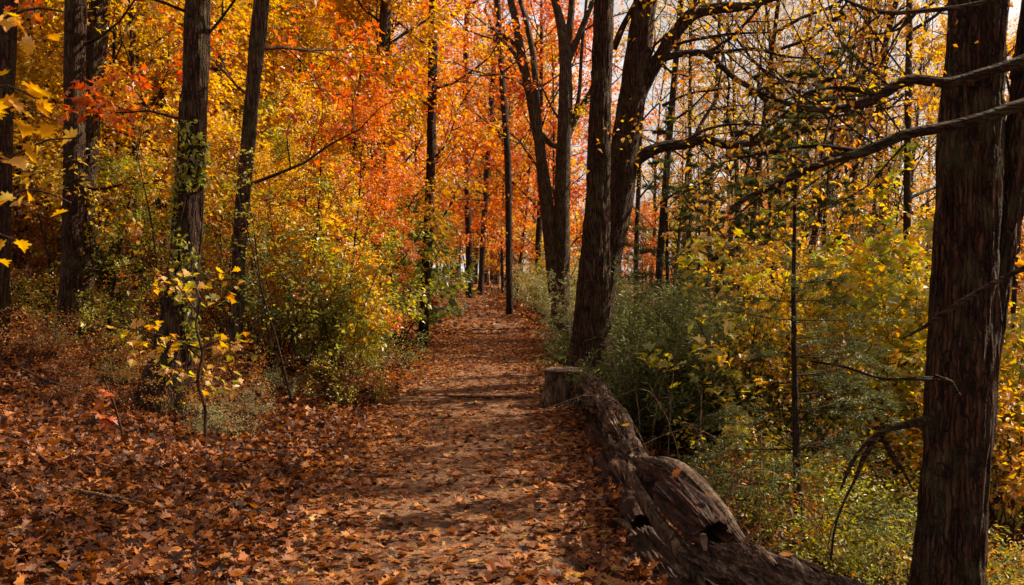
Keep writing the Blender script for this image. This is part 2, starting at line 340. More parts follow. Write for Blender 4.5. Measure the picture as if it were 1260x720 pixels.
# ------------------------------------------------------------------ leaf litter
rng = np.random.default_rng(7)
def on_ground(x, y, up=0.0):
    d = np.abs(x - pcx(y)) / phw(y)
    return G(x, y) + np.where(d < 1, .035, .0) + up
def litter_zone(n, x0, x1, y0, y1, keep):
    x = rng.uniform(x0, x1, n); y = rng.uniform(y0, y1, n)
    k = rng.random(n) < keep(x, y); return x[k], y[k]
def dens(x, y):
    d = np.abs(x - pcx(y)) / phw(y)
    patch = vnoise(np.stack([x * .9, y * .55, x * 0 + 1], -1))
    left = x < pcx(y)
    return np.where(d > .95, 1.0, np.clip(.12 + .62 * (d - np.where(left, .30, .38)), .10, 1) * (.35 + 1.3 * patch) + .06 + .45 * np.clip((y - 13) / 10, 0, 1))
def clip_view(x, y, m=1.0):
    return (x > -.56 * y - m) & (x < .56 * y + m)
inst_path, inst_floor = [], []
Apath, Afloor = Acc(), Acc()
def put(acc, x, y, tpls, s0, s1, tilt, up=(0, .05), bias=0.0):
    which = rng.integers(0, len(tpls), len(x))
    for w, tp in enumerate(tpls):
        k = which == w; n = k.sum()
        pos = np.stack([x[k], y[k], on_ground(x[k], y[k]) + rng.uniform(*up, n)], -1)
        leaves(acc, pos, rng.uniform(s0, s1, n), tp, rng, tilt=tilt, droop=0, tint=np.clip(rng.random(n) + bias, 0, 1))
# near
x, y = litter_zone(88000, -6.5, 3.6, 3.0, 11, lambda x, y: dens(x, y) * clip_view(x, y, .5))
onp = np.abs(x - pcx(y)) < phw(y)
NEAR3 = [MAPLE, MAPLE_CURL, OAKL, MAPLE_FLAT, OAKL, LOBE, OVAL]
# individual leaves: nearest ones
order = np.argsort(y + .25 * np.abs(x) + (y < 4.6) * 50)
ind_p = [k for k in order if onp[k]][:260]; ind_f = [k for k in order if not onp[k]][:260]
mask = np.ones(len(x), bool); mask[ind_p] = False; mask[ind_f] = False
put(Apath, x[mask & onp], y[mask & onp], NEAR3, .035, .082, .16, (0, .012))
put(Afloor, x[mask & ~onp], y[mask & ~onp], NEAR3, .035, .085, .45, (0, .045), -.06)
single = []
for q in range(14):
    A = Acc(); tp = [MAPLE, MAPLE_CURL, MAPLE_FLAT, OAKL, MAPLE_CURL][q % 5]
    leaves(A, np.zeros((1, 3)), 1.0, tp, np.random.default_rng(100 + q), tilt=.14, droop=0, tint=np.array([(q * .37 + .2) % 1.0]))
    A2 = A.v[0]; st = np.array([[0, 0, 0]])
    single.append(A.mesh('fallen_leaf', LITTER))
for par, ids in ((path_o, ind_p), (floor_o, ind_f)):
    for k in ids:
        o = link('fallen_leaf', single[rng.integers(14)], par)
        o.location = (x[k], y[k], float(on_ground(x[k:k+1], y[k:k+1])[0]) + rng.uniform(.004, .03))
        o.rotation_euler = (rng.normal() * .12, rng.normal() * .12, rng.uniform(0, 6.28)); s = rng.uniform(.05, .10); o.scale = (s, s, s)
# middle
x, y = litter_zone(95000, -13, 3.5, 11, 24, lambda x, y: dens(x, y) * clip_view(x, y, .5) * (x > -1.5 - (y - 4) * .6))
onp = np.abs(x - pcx(y)) < phw(y)
put(Apath, x[onp], y[onp], [LOBE, KITE], .05, .095, .22, (0, .02)); put(Afloor, x[~onp], y[~onp], [LOBE, KITE, KITE], .055, .11, .5, (0, .06), -.05)
x, y = litter_zone(60000, -28, 5, 24, 62, lambda x, y: dens(x, y) * clip_view(x, y, .5))
onp = np.abs(x - pcx(y)) < phw(y)
put(Apath, x[onp], y[onp], [KITE], .12, .2, .3, (0, .02)); put(Afloor, x[~onp], y[~onp], [KITE], .14, .26, .55, (0, .1))
x, y = litter_zone(22000, 1.2, 14, 3.2, 26, lambda x, y: clip_view(x, y, .3) * 1.0)
put(Afloor, x, y, [LOBE, KITE], .07, .13, .45, (0, .06))
link('leaf_litter', Apath.mesh('path_litter', LITTER), path_o, kind='stuff')
link('leaf_litter', Afloor.mesh('floor_litter', LITTER), floor_o, kind='stuff')
print('litter', round(time.time() - T0, 1))

# ------------------------------------------------------------------ growth
def limb_line(rng, p, d, L, n=6, wob=.18, up=0.0):
    pts = [np.array(p, float)]; d = nrm(np.array(d, float))
    for i in range(n - 1):
        d = nrm(d + wob * rng.normal(size=3) + np.array([0, 0, up])); pts.append(pts[-1] + d * L / (n - 1))
    return np.array(pts)
def grow(rng, wood, segs, p, d, L, r, lev, prm):
    n = 6 if lev == 0 else (5 if lev == 1 else 3)
    pts = limb_line(rng, p, d, L, n, prm.get('wob', .18) * (1 if lev < 2 else 1.3), prm.get('up', [0.05, 0, -.05])[min(lev, 2)])
    rr = r * np.linspace(1, .25, n); wood.append((pts, rr))
    if lev >= prm['lev']:
        segs.append((pts[0], pts[-1])); return
    nc = prm['nc'][lev]; 
    for c in range(nc):
        t = .22 + .78 * (c + rng.random()) / nc; f = t * (n - 1); i = min(int(f), n - 2); q = pts[i] + (pts[i + 1] - pts[i]) * (f - i)
        T = nrm(pts[i + 1] - pts[i]); a = rng.normal(size=3); a[2] *= prm.get('flat', .45); a = nrm(a - a.dot(T) * T)
        ang = rng.uniform(.55, 1.05); dd = T * math.cos(ang) + a * math.sin(ang)
        grow(rng, wood, segs, q, dd, L * rng.uniform(.34, .55) * (1.15 - .5 * t), r * .45 * (1.1 - .5 * t), lev + 1, prm)
    segs.append((pts[-2], pts[-1]))
def leaf_on(rng, segs, per, jit):
    a = np.array([s[0] for s in segs]); b = np.array([s[1] for s in segs])
    k = rng.integers(0, len(segs), int(len(segs) * per)); t = rng.random((len(k), 1))
    return a[k] + (b[k] - a[k]) * (t * 1.05) + rng.normal(size=(len(k), 3)) * jit, nrm(b[k] - a[k])

class Proto: pass
def proto_tree(seed, H, r, h0, nl, Ll, prm, per, lsize, tpl, jit=.09, tilt=.5, droop=.35, barkm=None, top=.35, ang=(0.9, 1.35), lean=.03, sides=7):
    rg = np.random.default_rng(seed); pr = Proto(); pr.H = H
    n = 12; tr = limb_line(rg, (0, 0, -.25), (lean * rg.normal(), lean * rg.normal(), 1), H, n, .035, .03)
    rad = r * (1 - .85 * np.linspace(0, 1, n)) ; rad[0] *= 1.5; rad[1] *= 1.02
    A = Acc(); tubes(A, [(tr, rad)], sides, bump=.12, seed=seed); pr.trunk = A.mesh('trunk', barkm or BARKD)
    wood, segs = [], []
    for i in range(nl):
        t = (h0 / H) + (1 - h0 / H) * ((i + rg.random() * .8) / nl) ** .9; t = min(t, .98)
        f = t * (n - 1); k = min(int(f), n - 2); q = tr[k] + (tr[k + 1] - tr[k]) * (f - k)
        az = i * 2.4 + rg.random(); an = rg.uniform(*ang) * (1 - top * t)
        d = (math.cos(az) * math.sin(an), math.sin(az) * math.sin(an), math.cos(an))
        prof = math.sin(math.pi * min(1, .25 + .75 * (t - h0 / H) / (1 - h0 / H))) ** .6 if True else 1
        grow(rg, wood, segs, q, d, Ll * (.35 + .75 * prof) * rg.uniform(.7, 1.15), r * .38 * (1.1 - .75 * t), 0, prm)
    B = Acc(); tubes(B, [w for w in wood if w[1][0] > .012], 5); tubes(B, [w for w in wood if w[1][0] <= .012], 3)
    pr.branches = B.mesh('branches', barkm or BARKD)
    C = Acc(); pos, ud = leaf_on(rg, segs, per, jit)
    leaves(C, pos, rg.uniform(.7, 1.2, len(pos)) * lsize, tpl, rg, tilt=tilt, droop=droop, udir=ud)
    pr.crown = C.mesh('crown', LM['yellow']); return pr
def proto_shrub(seed, ns, H, spread, prm, per, lsize, tpl, r=.012, jit=.04, tilt=.6, droop=.2, stem=None, up=.06):
    rg = np.random.default_rng(seed); pr = Proto(); pr.H = H; wood, segs = [], []
    for i in range(ns):
        az = i * 2.4 + rg.random(); s = spread * rg.uniform(.15, 1)
        p = (math.cos(az) * .12 * rg.random(), math.sin(az) * .12 * rg.random(), -.08)
        pm = dict(prm); pm['up'] = [up, 0.0, 0.0]
        grow(rg, wood, segs, p, (math.cos(az) * s, math.sin(az) * s, 1), H * rg.uniform(.6, 1.1), r * rg.uniform(.7, 1.2), 0, pm)
    B = Acc(); tubes(B, wood, 4); pr.trunk = B.mesh('stems', stem or TWIG); pr.branches = None
    C = Acc(); pos, ud = leaf_on(rg, segs, per, jit); pos[:, 2] = np.maximum(pos[:, 2], .03)
    leaves(C, pos, rg.uniform(.6, 1.25, len(pos)) * lsize, tpl, rg, tilt=tilt, droop=droop, udir=ud)
    pr.crown = C.mesh('foliage', LM['green']); return pr
def proto_conifer(seed, H, r, h0, rows, Ll, dens_, lsize, sparse=1.0):
    rg = np.random.default_rng(seed); pr = Proto(); pr.H = H; n = 10
    tr = limb_line(rg, (0, 0, -.2), (0, 0, 1), H, n, .015, .03); A = Acc(); tubes(A, [(tr, r * np.linspace(1.15, .12, n))], 7); pr.trunk = A.mesh('trunk', BARKD)
    wood, segs = [], []
    for i in range(rows):
        t = h0 / H + (1 - h0 / H) * (i / rows); z = t * H
        for c in range(rg.integers(2, 5)):
            if rg.random() > sparse: continue
            az = rg.random() * 6.28; L = Ll * (1.08 - t) * rg.uniform(.6, 1.2)
            f = t * (n - 1); k = min(int(f), n - 2); q = tr[k] + (tr[k + 1] - tr[k]) * (f - k)
            grow(rg, wood, segs, q, (math.cos(az), math.sin(az), .12), L, r * .25 * (1.2 - t), 0, dict(lev=2, nc=[8, 5], flat=.12, wob=.07, up=[-.02, .02, 0]))
    B = Acc(); tubes(B, wood, 3); pr.branches = B.mesh('branches', BARKD)
    C = Acc(); pos, ud = leaf_on(rg, segs, dens_, .012)
    leaves(C, pos, rg.uniform(.6, 1.2, len(pos)) * lsize, NEEDLE, rg, tilt=.35, droop=.1, udir=ud * 1.2)
    pr.crown = C.mesh('crown', LM['needle']); return pr

PR = {}
pm_m = dict(lev=2, nc=[6, 4], flat=.35)
for s in range(4): PR[f'young{s}'] = proto_tree(20 + s, 7.5 + s * .4, .06, 1.1, 24, 2.3, pm_m, 11, .088, LOBE, lean=.08, tilt=.55)
for s in range(3): PR[f'tall{s}'] = proto_tree(40 + s, 15 + s, .15, 4.0, 26, 4.0, dict(lev=2, nc=[6, 4], flat=.4), 8, .13, KITE)
for s in range(3): PR[f'sparse{s}'] = proto_tree(60 + s, 11 + s, .085, 2.2, 26, 3.0, dict(lev=2, nc=[7, 4], flat=.8, wob=.22), 4.6, .06, KITE, ang=(.5, 1.1), lean=.1)
for s in range(4): PR[f'shrub{s}'] = proto_shrub(80 + s, 9, 1.9 + .2 * s, .75, dict(lev=2, nc=[6, 4], flat=.9), 7, [.06, .075, .085, .095][s], [OVAL, KITE, OVAL, LOBE][s])
for s in range(3): PR[f'bramble{s}'] = proto_shrub(100 + s, 16, 1.0, 1.2, dict(lev=2, nc=[4, 3], flat=.9, wob=.25), 5.0, .042, OVAL, r=.005, stem=STRAW if s == 1 else TWIG, up=-.05)
for s in range(2): PR[f'pine{s}'] = proto_conifer(120 + s, 6.5, .05, .9, 24, 1.5, 16, .055, sparse=.8)
for s in range(3): PR[f'wisp{s}'] = proto_tree(160 + s, 3.2 + s * .5, .022, .5, 13, 1.0, dict(lev=2, nc=[4, 2], flat=.6, wob=.2), 3.2, .065, [LOBE, OVAL, KITE][s], jit=.03, ang=(.6, 1.1), lean=.12, sides=5)
PR['seedling'] = proto_shrub(130, 3, .45, .5, dict(lev=1, nc=[5], flat=.5), 3.0, .09, OVAL, r=.004)
for s in range(2): PR[f'juniper{s}'] = proto_shrub(140 + s, 26, 1.35, 1.3, dict(lev=2, nc=[8, 6], flat=.9, wob=.14), 8, .075, NEEDLE, r=.012, jit=.02, tilt=.5, droop=0, up=.02)
print('protos', round(time.time() - T0, 1))

used = {}
def place(key, name, label, cat, x, y, sc, mat, group=None, rz=None, bark=None, zoff=0, lean=0):
    pr = PR[key]; rg = np.random.default_rng(int(abs(x * 1000 + y * 77)) + 5)
    t = thing(name, label, cat, (x, y, g1(x, y) + zoff), group)
    t.rotation_euler = (rg.normal() * .02, rg.normal() * .02 + lean, rg.uniform(0, 6.28) if rz is None else rz)
    t.scale = (sc, sc, sc * rg.uniform(.93, 1.08))
    tr = link('trunk' if pr.branches else 'stems', pr.trunk, t)
    if pr.branches is None: tr['kind'] = 'stuff'
    if pr.branches:
        b = link('branches', pr.branches, t, kind='stuff')
    c = link('crown' if pr.branches else 'foliage', pr.crown, t, kind='stuff')
    if mat: c.material_slots[0].link = 'OBJECT'; c.material_slots[0].material = LM[mat]
    if bark:
        for q in (tr, b): q.material_slots[0].link = 'OBJECT'; q.material_slots[0].material = bark
    return t

# ------------------------------------------------------------------ hero trunks with real furrowed bark
def spline(pts, step):
    """resample polyline (n,4) with Catmull-Rom at about step metres"""
    pts = np.array(pts, float); n = len(pts); out = []
    e = np.vstack([2 * pts[0] - pts[1], pts, 2 * pts[-1] - pts[-2]])
    for i in range(n - 1):
        p0, p1, p2, p3 = e[i:i + 4]; m = max(1, int(np.linalg.norm(p2[:3] - p1[:3]) / step))
        for t in np.arange(m) / m:
            out.append(.5 * ((2 * p1) + (-p0 + p2) * t + (2 * p0 - 5 * p1 + 4 * p2 - p3) * t * t + (-p0 + 3 * p1 - 3 * p2 + p3) * t ** 3))
    out.append(pts[-1]); return np.array(out)
def bark_tube(pts, k, step, depth, seed=0, flare=0.0, ground=None, freq=42., vfreq=3.0, cap=False, oval=1.0, lump=.05, crack=0.0):
    Q = spline(pts, step); n = len(Q); C = Q[:, :3]; R = Q[:, 3]
    T = nrm(np.gradient(C, axis=0)); ref = np.array([0, 1.0, .01]) if abs(nrm(T.mean(0))[1]) < .8 else np.array([0, .01, 1.0])
    A = nrm(np.cross(T, ref)); B = np.cross(T, A); th = np.arange(k) * 2 * math.pi / k
    arc = np.concatenate([[0], np.cumsum(np.linalg.norm(np.diff(C, axis=0), axis=1))])
    rr = R[:, None] * np.ones(k)
    cx = np.cos(th)[None] * rr; cyy = np.sin(th)[None] * rr; az = arc[:, None] * np.ones(k)
    q = np.stack([cx * freq + seed * 7, cyy * freq, az * vfreq], -1)
    q = q + .8 * (np.stack([vnoise(q * .5 + 31), vnoise(q * .5 + 57), vnoise(q * .5 + 91)], -1) - .5)
    rid = 1 - np.abs(2 * vnoise(q) - 1); rid2 = 1 - np.abs(2 * vnoise(q * 2.1 + 11) - 1)
    lump_ = fbm(np.stack([cx * 7 + seed, cyy * 7, az * 1.6], -1), 2) - .5
    rr = rr + depth * (rid ** 1.5 * 1.0 + .4 * rid2 - .7) + R[:, None] * lump * 4 * lump_
    if crack:
        qc = np.stack([cx * 20 + seed * 3, cyy * 20, az * 1.1], -1); qc = qc + .5 * (np.stack([vnoise(q * .12 + 3), vnoise(q * .12 + 7), vnoise(q * .12 + 5)], -1) - .5)
        rg_ = 1 - np.abs(2 * vnoise(qc) - 1); br_ = (vnoise(np.stack([cx * 9, cyy * 9, az * 3 + seed], -1)) > .35)
        rr = rr - crack * np.clip((rg_ - .80) / .2, 0, 1) ** .7 * br_
        st = np.floor(vnoise(np.stack([cx * 12 + 9, cyy * 12, az * 2.2 + seed], -1)) * 4) / 4
        rr = rr + crack * .55 * (st - .5)
    if flare and ground is not None:
        h = np.clip(C[:, 2] - ground, 0, None)[:, None]
        lob = 1 + .55 * np.cos(th * 4 + seed)[None] * 1 + .3 * np.cos(th * 7 + seed * 2)[None]
        rr = rr + R[:, None] * flare * np.exp(-h / .42) * lob
    V = C[:, None] + rr[..., None] * (np.cos(th)[None, :, None] * A[:, None] * oval + np.sin(th)[None, :, None] * B[:, None])
    i, j = np.meshgrid(np.arange(n - 1), np.arange(k), indexing='ij')
    F = np.stack([i * k + j, (i + 1) * k + j, (i + 1) * k + (j + 1) % k, i * k + (j + 1) % k], -1).reshape(-1, 4)
    return V.reshape(-1, 3), F, n, C
def px_line(lst, Y, dy=0.0):
    """[(px,py,wpx[,dY])] -> (x,y,z,r)"""
    o = []
    for e in lst:
        yy = Y + (e[3] if len(e) > 3 else 0); p = P(e[0], e[1], yy); o.append((*p, e[2] / 2 / FPX * yy))
    return o
def hero(name, label, cat, stems, Y, mat, k=28, step=.07, depth=.008, flare=.35, crown=None, cmat='gold', ext=(0, 9), top_r=.5, limbs=(), sides=(), freq=42., group=None, seed=1, down=True, side_mat=None, lump=.05, spray=.1, sl=None):
    base = px_line(stems[0], Y); gx = base[0][0] + (base[0][0] - base[1][0]) * .0
    gz = g1(base[0][0], Y)
    t = thing(name, label, cat, (base[0][0], Y, gz), group); off = np.array([base[0][0], Y, gz])
    def sub(nm, pts, first, kk, st, dp, fl, m):
        pts = [tuple(np.array(p[:3]) - off) + (p[3],) for p in pts]
        A = Acc(); V, F, _, _ = bark_tube(pts, kk, st, dp, seed, fl, 0.0 if first else None, freq=freq, lump=lump); A.add(V, F, smooth=True)
        return link(nm, A.mesh(nm, m), t)
    tops = []
    for si, stm in enumerate(stems):
        L = px_line(stm, Y)
        if si == 0 and down:
            b = L[0]; L = [(b[0], b[1], min(gz - .25, b[2] - .1), b[3] * 1.02)] + L
        if stm[-1][1] <= 2:   # leaves the frame: carry on upwards
            a_, b_ = np.array(L[-2]), np.array(L[-1]); d = nrm(b_[:3] - a_[:3]); d[2] = max(d[2], .6); hgt = ext[1]
            L.append((*(b_[:3] + d * hgt * .5 + np.array([0, 0, 0])), b_[3] * .75)); L.append((*(b_[:3] + d * hgt + np.array([0, 0, hgt * .2])), b_[3] * .35)); tops.append((np.array(L[-2][:3]), b_[3]))
        sub('trunk' if si == 0 else 'stem', L, si == 0, k, step, depth, flare if si == 0 else 0, mat)
    for lm in limbs:
        sub('limb', px_line(lm, Y), False, 14, .05, depth * .3, 0, BARKX if mat is BARK else mat)
    wood, segs = [], []; rg = np.random.default_rng(seed * 13 + 3)
    prm = dict(lev=2, nc=[6, 4], flat=.7, wob=.2)
    for (sp, sy, dx, dz, L_) in sides:
        p = P(sp, sy, Y) - off; grow(rg, wood, segs, p, (dx, rg.uniform(-.5, .5), dz), L_, (.012 + .008 * L_) * min(1, Y / 14), 0, prm)
    if wood:
        A = Acc(); tubes(A, wood, 4); link('branches', A.mesh('branches', mat), t, kind='stuff')
        A = Acc(); pos, ud = leaf_on(rg, segs, spray * 60, .08); leaves(A, pos, rg.uniform(.6, 1.0, len(pos)) * (sl or .12), LOBE if Y < 20 and not sl else KITE, rg, tilt=.55, droop=.35, udir=ud)
        link('crown', A.mesh('crown', LM[side_mat or cmat]), t, kind='stuff')
    if crown:
        for (pt, r_) in tops[:2]:
            for (nm, me) in (('branches', PR[crown].branches), ('crown', PR[crown].crown)):
                o = link(nm, me, t, kind='stuff'); o.location = (pt[0] - off[0], pt[1] - off[1], max(P(0, 0, Y)[2] + .4, 4.2) + .12 * Y - 4.0 * (1 if crown[0] == 't' else .55) - off[2]); o.rotation_euler = (0, 0, seed * 1.7)
                if nm == 'crown': o.material_slots[0].link = 'OBJECT'; o.material_slots[0].material = LM[cmat]
                else: o.material_slots[0].link = 'OBJECT'; o.material_slots[0].material = mat
    return t

# --- big trunk at right
YR = 5.0
hero('forked_tree', 'massive furrowed dark trunk with a second stem forking off to the right', 'tree',
     [[(1166, 730, 76), (1172, 620, 73), (1181, 500, 76), (1187, 400, 76), (1189, 300, 71), (1192, 200, 68), (1198, 100, 64), (1204, 0, 62)],
      [(1196, 500, 42, .02), (1210, 400, 42, .02), (1227, 310, 38, .02), (1242, 230, 33, .03), (1254, 150, 31, .05), (1266, 70, 30, .08), (1277, 0, 29, .1)]],
     YR, BARK, k=150, step=.022, depth=.026, flare=.15, crown='tall0', cmat='russet', freq=34., seed=3,
     limbs=[[(1140, 517, 11, -.05), (1110, 524, 8, -.15), (1083, 533, 7, -.2), (1063, 549, 5, -.2), (1047, 573, 4, -.2), (1034, 604, 2, -.2)],
            [(1083, 533, 6, -.2), (1098, 560, 5, -.2), (1112, 580, 5, -.2), (1124, 604, 3, -.2)],
            [(1078, 538, 6, -.2), (1062, 565, 5, -.2), (1052, 590, 4, -.2), (1030, 640, 3, -.2), (1022, 690, 2, -.2)],
            [(1165, 466, 5, -.25), (1130, 466, 5, -.3), (1085, 466, 4, -.3), (1040, 452, 3, -.3), (998, 445, 2, -.3)],
            [(1150, 462, 4, -.28), (1170, 470, 4, -.3), (1181, 487, 3, -.3)]])
# --- tree just outside the right edge whose limbs cross the trunk
lim = [[(1420, -10, 26), (1340, 40, 20), (1260, 74, 17), (1210, 90, 15), (1165, 102, 15), (1125, 97, 14), (1098, 108, 15), (1078, 122, 14), (1050, 131, 12), (1015, 136, 9), (975, 129, 7), (930, 112, 5), (905, 100, 3)],
       [(1420, 70, 26), (1340, 108, 20), (1260, 128, 18), (1205, 146, 16), (1160, 157, 15), (1112, 166, 14), (1065, 186, 15), (1022, 197, 13), (985, 212, 11), (950, 230, 9), (922, 242, 7), (896, 258, 3)],
       [(1420, 240, 12), (1330, 295, 9), (1260, 330, 8), (1205, 358, 7), (1160, 386, 7), (1138, 402, 5), (1112, 416, 3)],
       [(1060, 186, 7), (1010, 180, 6), (965, 183, 5), (930, 190, 4), (890, 200, 2)],
       [(1085, 118, 7), (1040, 108, 6), (1000, 112, 4), (960, 125, 3)],
       [(1400, -60, 10), (1300, -25, 9), (1200, 5, 7), (1130, 14, 6), (1090, 16, 6), (1062, 10, 5), (1040, 0, 4)],
       [(1128, 14, 6), (1108, 35, 4), (1080, 42, 3), (1060, 40, 2)]]
lim = [[(*e[:2], e[2] * .82) for e in l_] for l_ in lim]
rg_s = [(1100, 110, -.8, .5, .9), (1050, 132, -.8, .4, .9), (1010, 136, -.7, .6, .8), (960, 125, -.7, .4, .8), (1080, 180, -.8, .6, .9), (1040, 192, -.7, -.3, .8), (1000, 205, -.8, .4, .9), (950, 230, -.6, -.3, .6), (1110, 165, -.6, .7, .8), (1120, 100, -.5, .8, .9), (1075, 125, -.5, -.5, .7), (1080, 20, -.6, -.5, .9), (1120, 15, -.6, -.6, .9), (1030, 140, -.3, -.7, .7), (985, 130, -.5, .7, .8),(1010, 200, -.3, .8, .8), (1120, 170, -.4, -.5, .7), (1060, 188, -.4, -.6, .8)]
hero('overhanging_tree', 'tree past the right edge whose two long bare limbs reach left across the massive trunk', 'tree',
     [[(1440, 900, 60), (1430, 500, 52), (1425, 200, 46), (1420, 0, 42)]], 4.4, BARK, k=30, step=.1, limbs=lim, sides=rg_s, crown='tall1', cmat='gold', seed=5, spray=.06, sl=.034, side_mat='gold', freq=34)
# --- centre pair A and B
YA = ground_hit(722, 478); YA = 12.7
hero('oak_tree', 'straight dark trunk with flared base standing behind the stump at the bend of the path', 'tree',
     [[(724, 470, 54), (727, 430, 46), (729, 390, 42), (731, 340, 38), (734, 300, 33), (736, 240, 28), (737, 180, 26), (740, 100, 24), (743, 0, 23)]],
     YA, BARK, k=90, step=.035, depth=.026, flare=.45, crown='sparse1', cmat='gold', freq=34, seed=8)
hero('spreading_tree', 'leaning trunk that forks high with long limbs reaching right, close behind the straight dark trunk', 'tree',
     [[(736, 400, 36), (744, 330, 36), (752, 290, 35), (763, 240, 34), (769, 180, 33), (778, 120, 31), (786, 60, 29), (794, 0, 28)],
      [(772, 165, 22), (780, 135, 19), (793, 103, 17), (812, 70, 16), (832, 40, 15), (852, 18, 14), (885, 10, 12), (925, 6, 9), (975, -12, 7), (1040, -40, 4)],
      ], YA + 1.1, BARK, k=60, step=.05, depth=.022, flare=.2, crown='sparse2', cmat='yellow', freq=34, seed=9,
     limbs=[[(806, 76, 9), (835, 67, 8), (868, 66, 8), (886, 80, 7), (905, 97, 7), (925, 109, 6), (955, 132, 5), (1000, 150, 3)],
            [(866, 66, 5), (895, 63, 4), (930, 61, 4), (970, 70, 3), (1010, 72, 2)],
            [(768, 212, 16), (790, 192, 15), (818, 180, 13), (845, 178, 12), (868, 172, 10), (895, 178, 10), (925, 176, 9), (960, 170, 7), (1005, 158, 5), (1050, 160, 3)],
            [(840, 176, 5), (868, 160, 4), (900, 153, 3), (940, 154, 2)],
            [(755, 60, 8), (768, 30, 7), (784, 0, 6), (800, -40, 5)], [(817, 60, 4), (850, 50, 4), (900, 42, 3), (950, 40, 2)],
            [(815, 130, 4), (850, 115, 3), (900, 108, 3)]],
     sides=[(900, 10, .8, .4, 2.2), (870, 66, .8, .4, 2), (930, 112, .9, .3, 2), (850, 178, .6, .8, 2.2), (920, 176, .8, .5, 2.2), (980, 165, .8, .6, 2), (800, 90, .5, .8, 2.), (780, 120, .6, .6, 2), (850, 20, .3, .9, 2.4), (960, 60, .9, .2, 2), (950, 130, .7, -.2, 2), (890, 175, .6, -.5, 1.6)], side_mat='yellow', spray=.04, sl=.09)
# --- twin stems behind
hero('twin_stemmed_tree', 'grey tree with two main stems rising from one base left of the straight dark trunk', 'tree',
     [[(690, 375, 22), (691, 300, 20), (693, 200, 18), (696, 120, 17), (694, 50, 14), (683, 0, 10)],
      [(684, 365, 18), (678, 300, 17), (671, 240, 16), (664, 180, 13), (655, 130, 12), (642, 70, 10), (633, 20, 9), (628, 0, 8)],
      [(664, 185, 8), (661, 130, 8), (656, 70, 7), (646, 20, 6), (640, 0, 5)]], 27, BARKG, k=26, step=.12, depth=.012, flare=.3, crown='tall1', cmat='orange', seed=11,
     limbs=[[(695, 60, 10), (700, 40, 9), (704, 0, 8), (706, -30, 6)], [(697, 80, 9), (708, 54, 8), (722, 20, 7), (729, 0, 6), (735, -40, 4)],
            [(693, 185, 9), (704, 155, 8), (718, 128, 7), (730, 105, 6), (740, 60, 4)], [(667, 165, 6), (678, 178, 6), (690, 181, 6)], [(700, 165, 6), (712, 120, 5), (716, 60, 4), (722, -5, 3)],
            [(650, 110, 6), (635, 70, 5), (610, 40, 4), (596, 10, 3)], [(640, 60, 5), (622, 45, 4), (600, 38, 3)]],
     sides=[(655, 110, -.7, .6, 3), (640, 60, -.7, .4, 3), (700, 60, .5, .7, 3), (690, 150, -.5, .6, 2.6), (716, 130, .7, .5, 2.6)], side_mat='orange')
# --- left trunks
def simple(name, label, line, Y, m=BARKD, **kw):
    a = dict(k=26, step=.08, depth=.009, flare=.3, cmat='yellow', crown='tall0'); a.update(kw)
    return hero(name, label, 'tree', [line], Y, m, **a)
YT3 = 10.0
ivy_tree = simple('leaning_tree', 'thick dark trunk clad in climbing leaves on the left bank, wide at its base', [(200, 492, 52), (213, 440, 46), (223, 360, 38), (232, 250, 34), (238, 150, 31), (244, 0, 28)], YT3, BARK, k=60, step=.035, depth=.018, flare=.18, freq=36, seed=12, sides=[(236, 150, -.8, .3, 1.6), (240, 60, .8, .4, 1.8), (242, 20, -.7, .5, 1.6)], side_mat='orange', cmat='orange')
simple('maple_tree', 'left stem of the paired dark trunks near the left edge, pale strip down one side', [(84, 418, 26), (88, 330, 25), (91, 240, 25), (92, 120, 24), (93, 0, 24)], 12.6, BARK, seed=14, sides=[(92, 60, .8, .3, 1.8), (90, 230, .8, -.1, 1.8)], crown='tall1')
simple('maple_tree', 'right stem of the paired dark trunks near the left edge, leaning at the top', [(103, 415, 18), (105, 330, 20), (106, 240, 22), (112, 120, 26), (120, 0, 28)], 13.4, BARK, seed=15, crown=None)
simple('maple_tree', 'dark trunk cut off by the left edge of the view', [(-3, 420, 22), (0, 300, 22), (2, 150, 26), (6, 0, 28)], 11.0, BARK, seed=16, crown=None)
simple('maple_tree', 'slender grey trunk leaning right, just right of the leaf-clad trunk', [(287, 462, 17), (291, 380, 16), (296, 280, 16), (305, 180, 17), (313, 90, 17), (322, 0, 19)], 12.0, BARKG, seed=17, sides=[(300, 230, .8, .5, 2.0), (315, 60, .8, .3, 2.0), (310, 120, -.8, .2, 1.8)], side_mat='orange', cmat='orange', spray=.08)
simple('maple_tree', 'mid-distance dark trunk between the paired trunks and the leaf-clad trunk', [(200, 380, 15), (202, 300, 15), (203, 200, 14), (206, 100, 14), (211, 0, 14)], 19.5, BARKD, seed=18, crown='tall1')
simple('maple_tree', 'mottled trunk in the thicket midway between the slender grey trunk and the path', [(452, 400, 17), (456, 300, 16), (462, 200, 15), (468, 120, 14), (472, 60, 14), (476, 0, 14)], 20.0, BARKG, seed=19, sides=[(466, 130, -.8, .5, 2.6), (470, 60, .8, .4, 2.6), (462, 190, .8, .5, 2.4), (472, 30, -.8, .4, 2.6)], side_mat='orange', cmat='orange')
simple('maple_tree', 'slim straight dark trunk standing at the left edge of the path', [(520, 424, 12), (523, 370, 11), (526, 300, 12), (530, 200, 11), (532, 100, 11), (534, 0, 11)], ground_hit(520, 428), BARKD, seed=20, sides=[(532, 30, .8, .4, 2.6), (529, 200, .8, .5, 2.2), (530, 130, -.8, .4, 2.6), (527, 290, .7, .7, 2.2), (533, 60, -.8, .4, 2.6), (531, 110, .8, .3, 2.4)], side_mat='orange', cmat='orange')
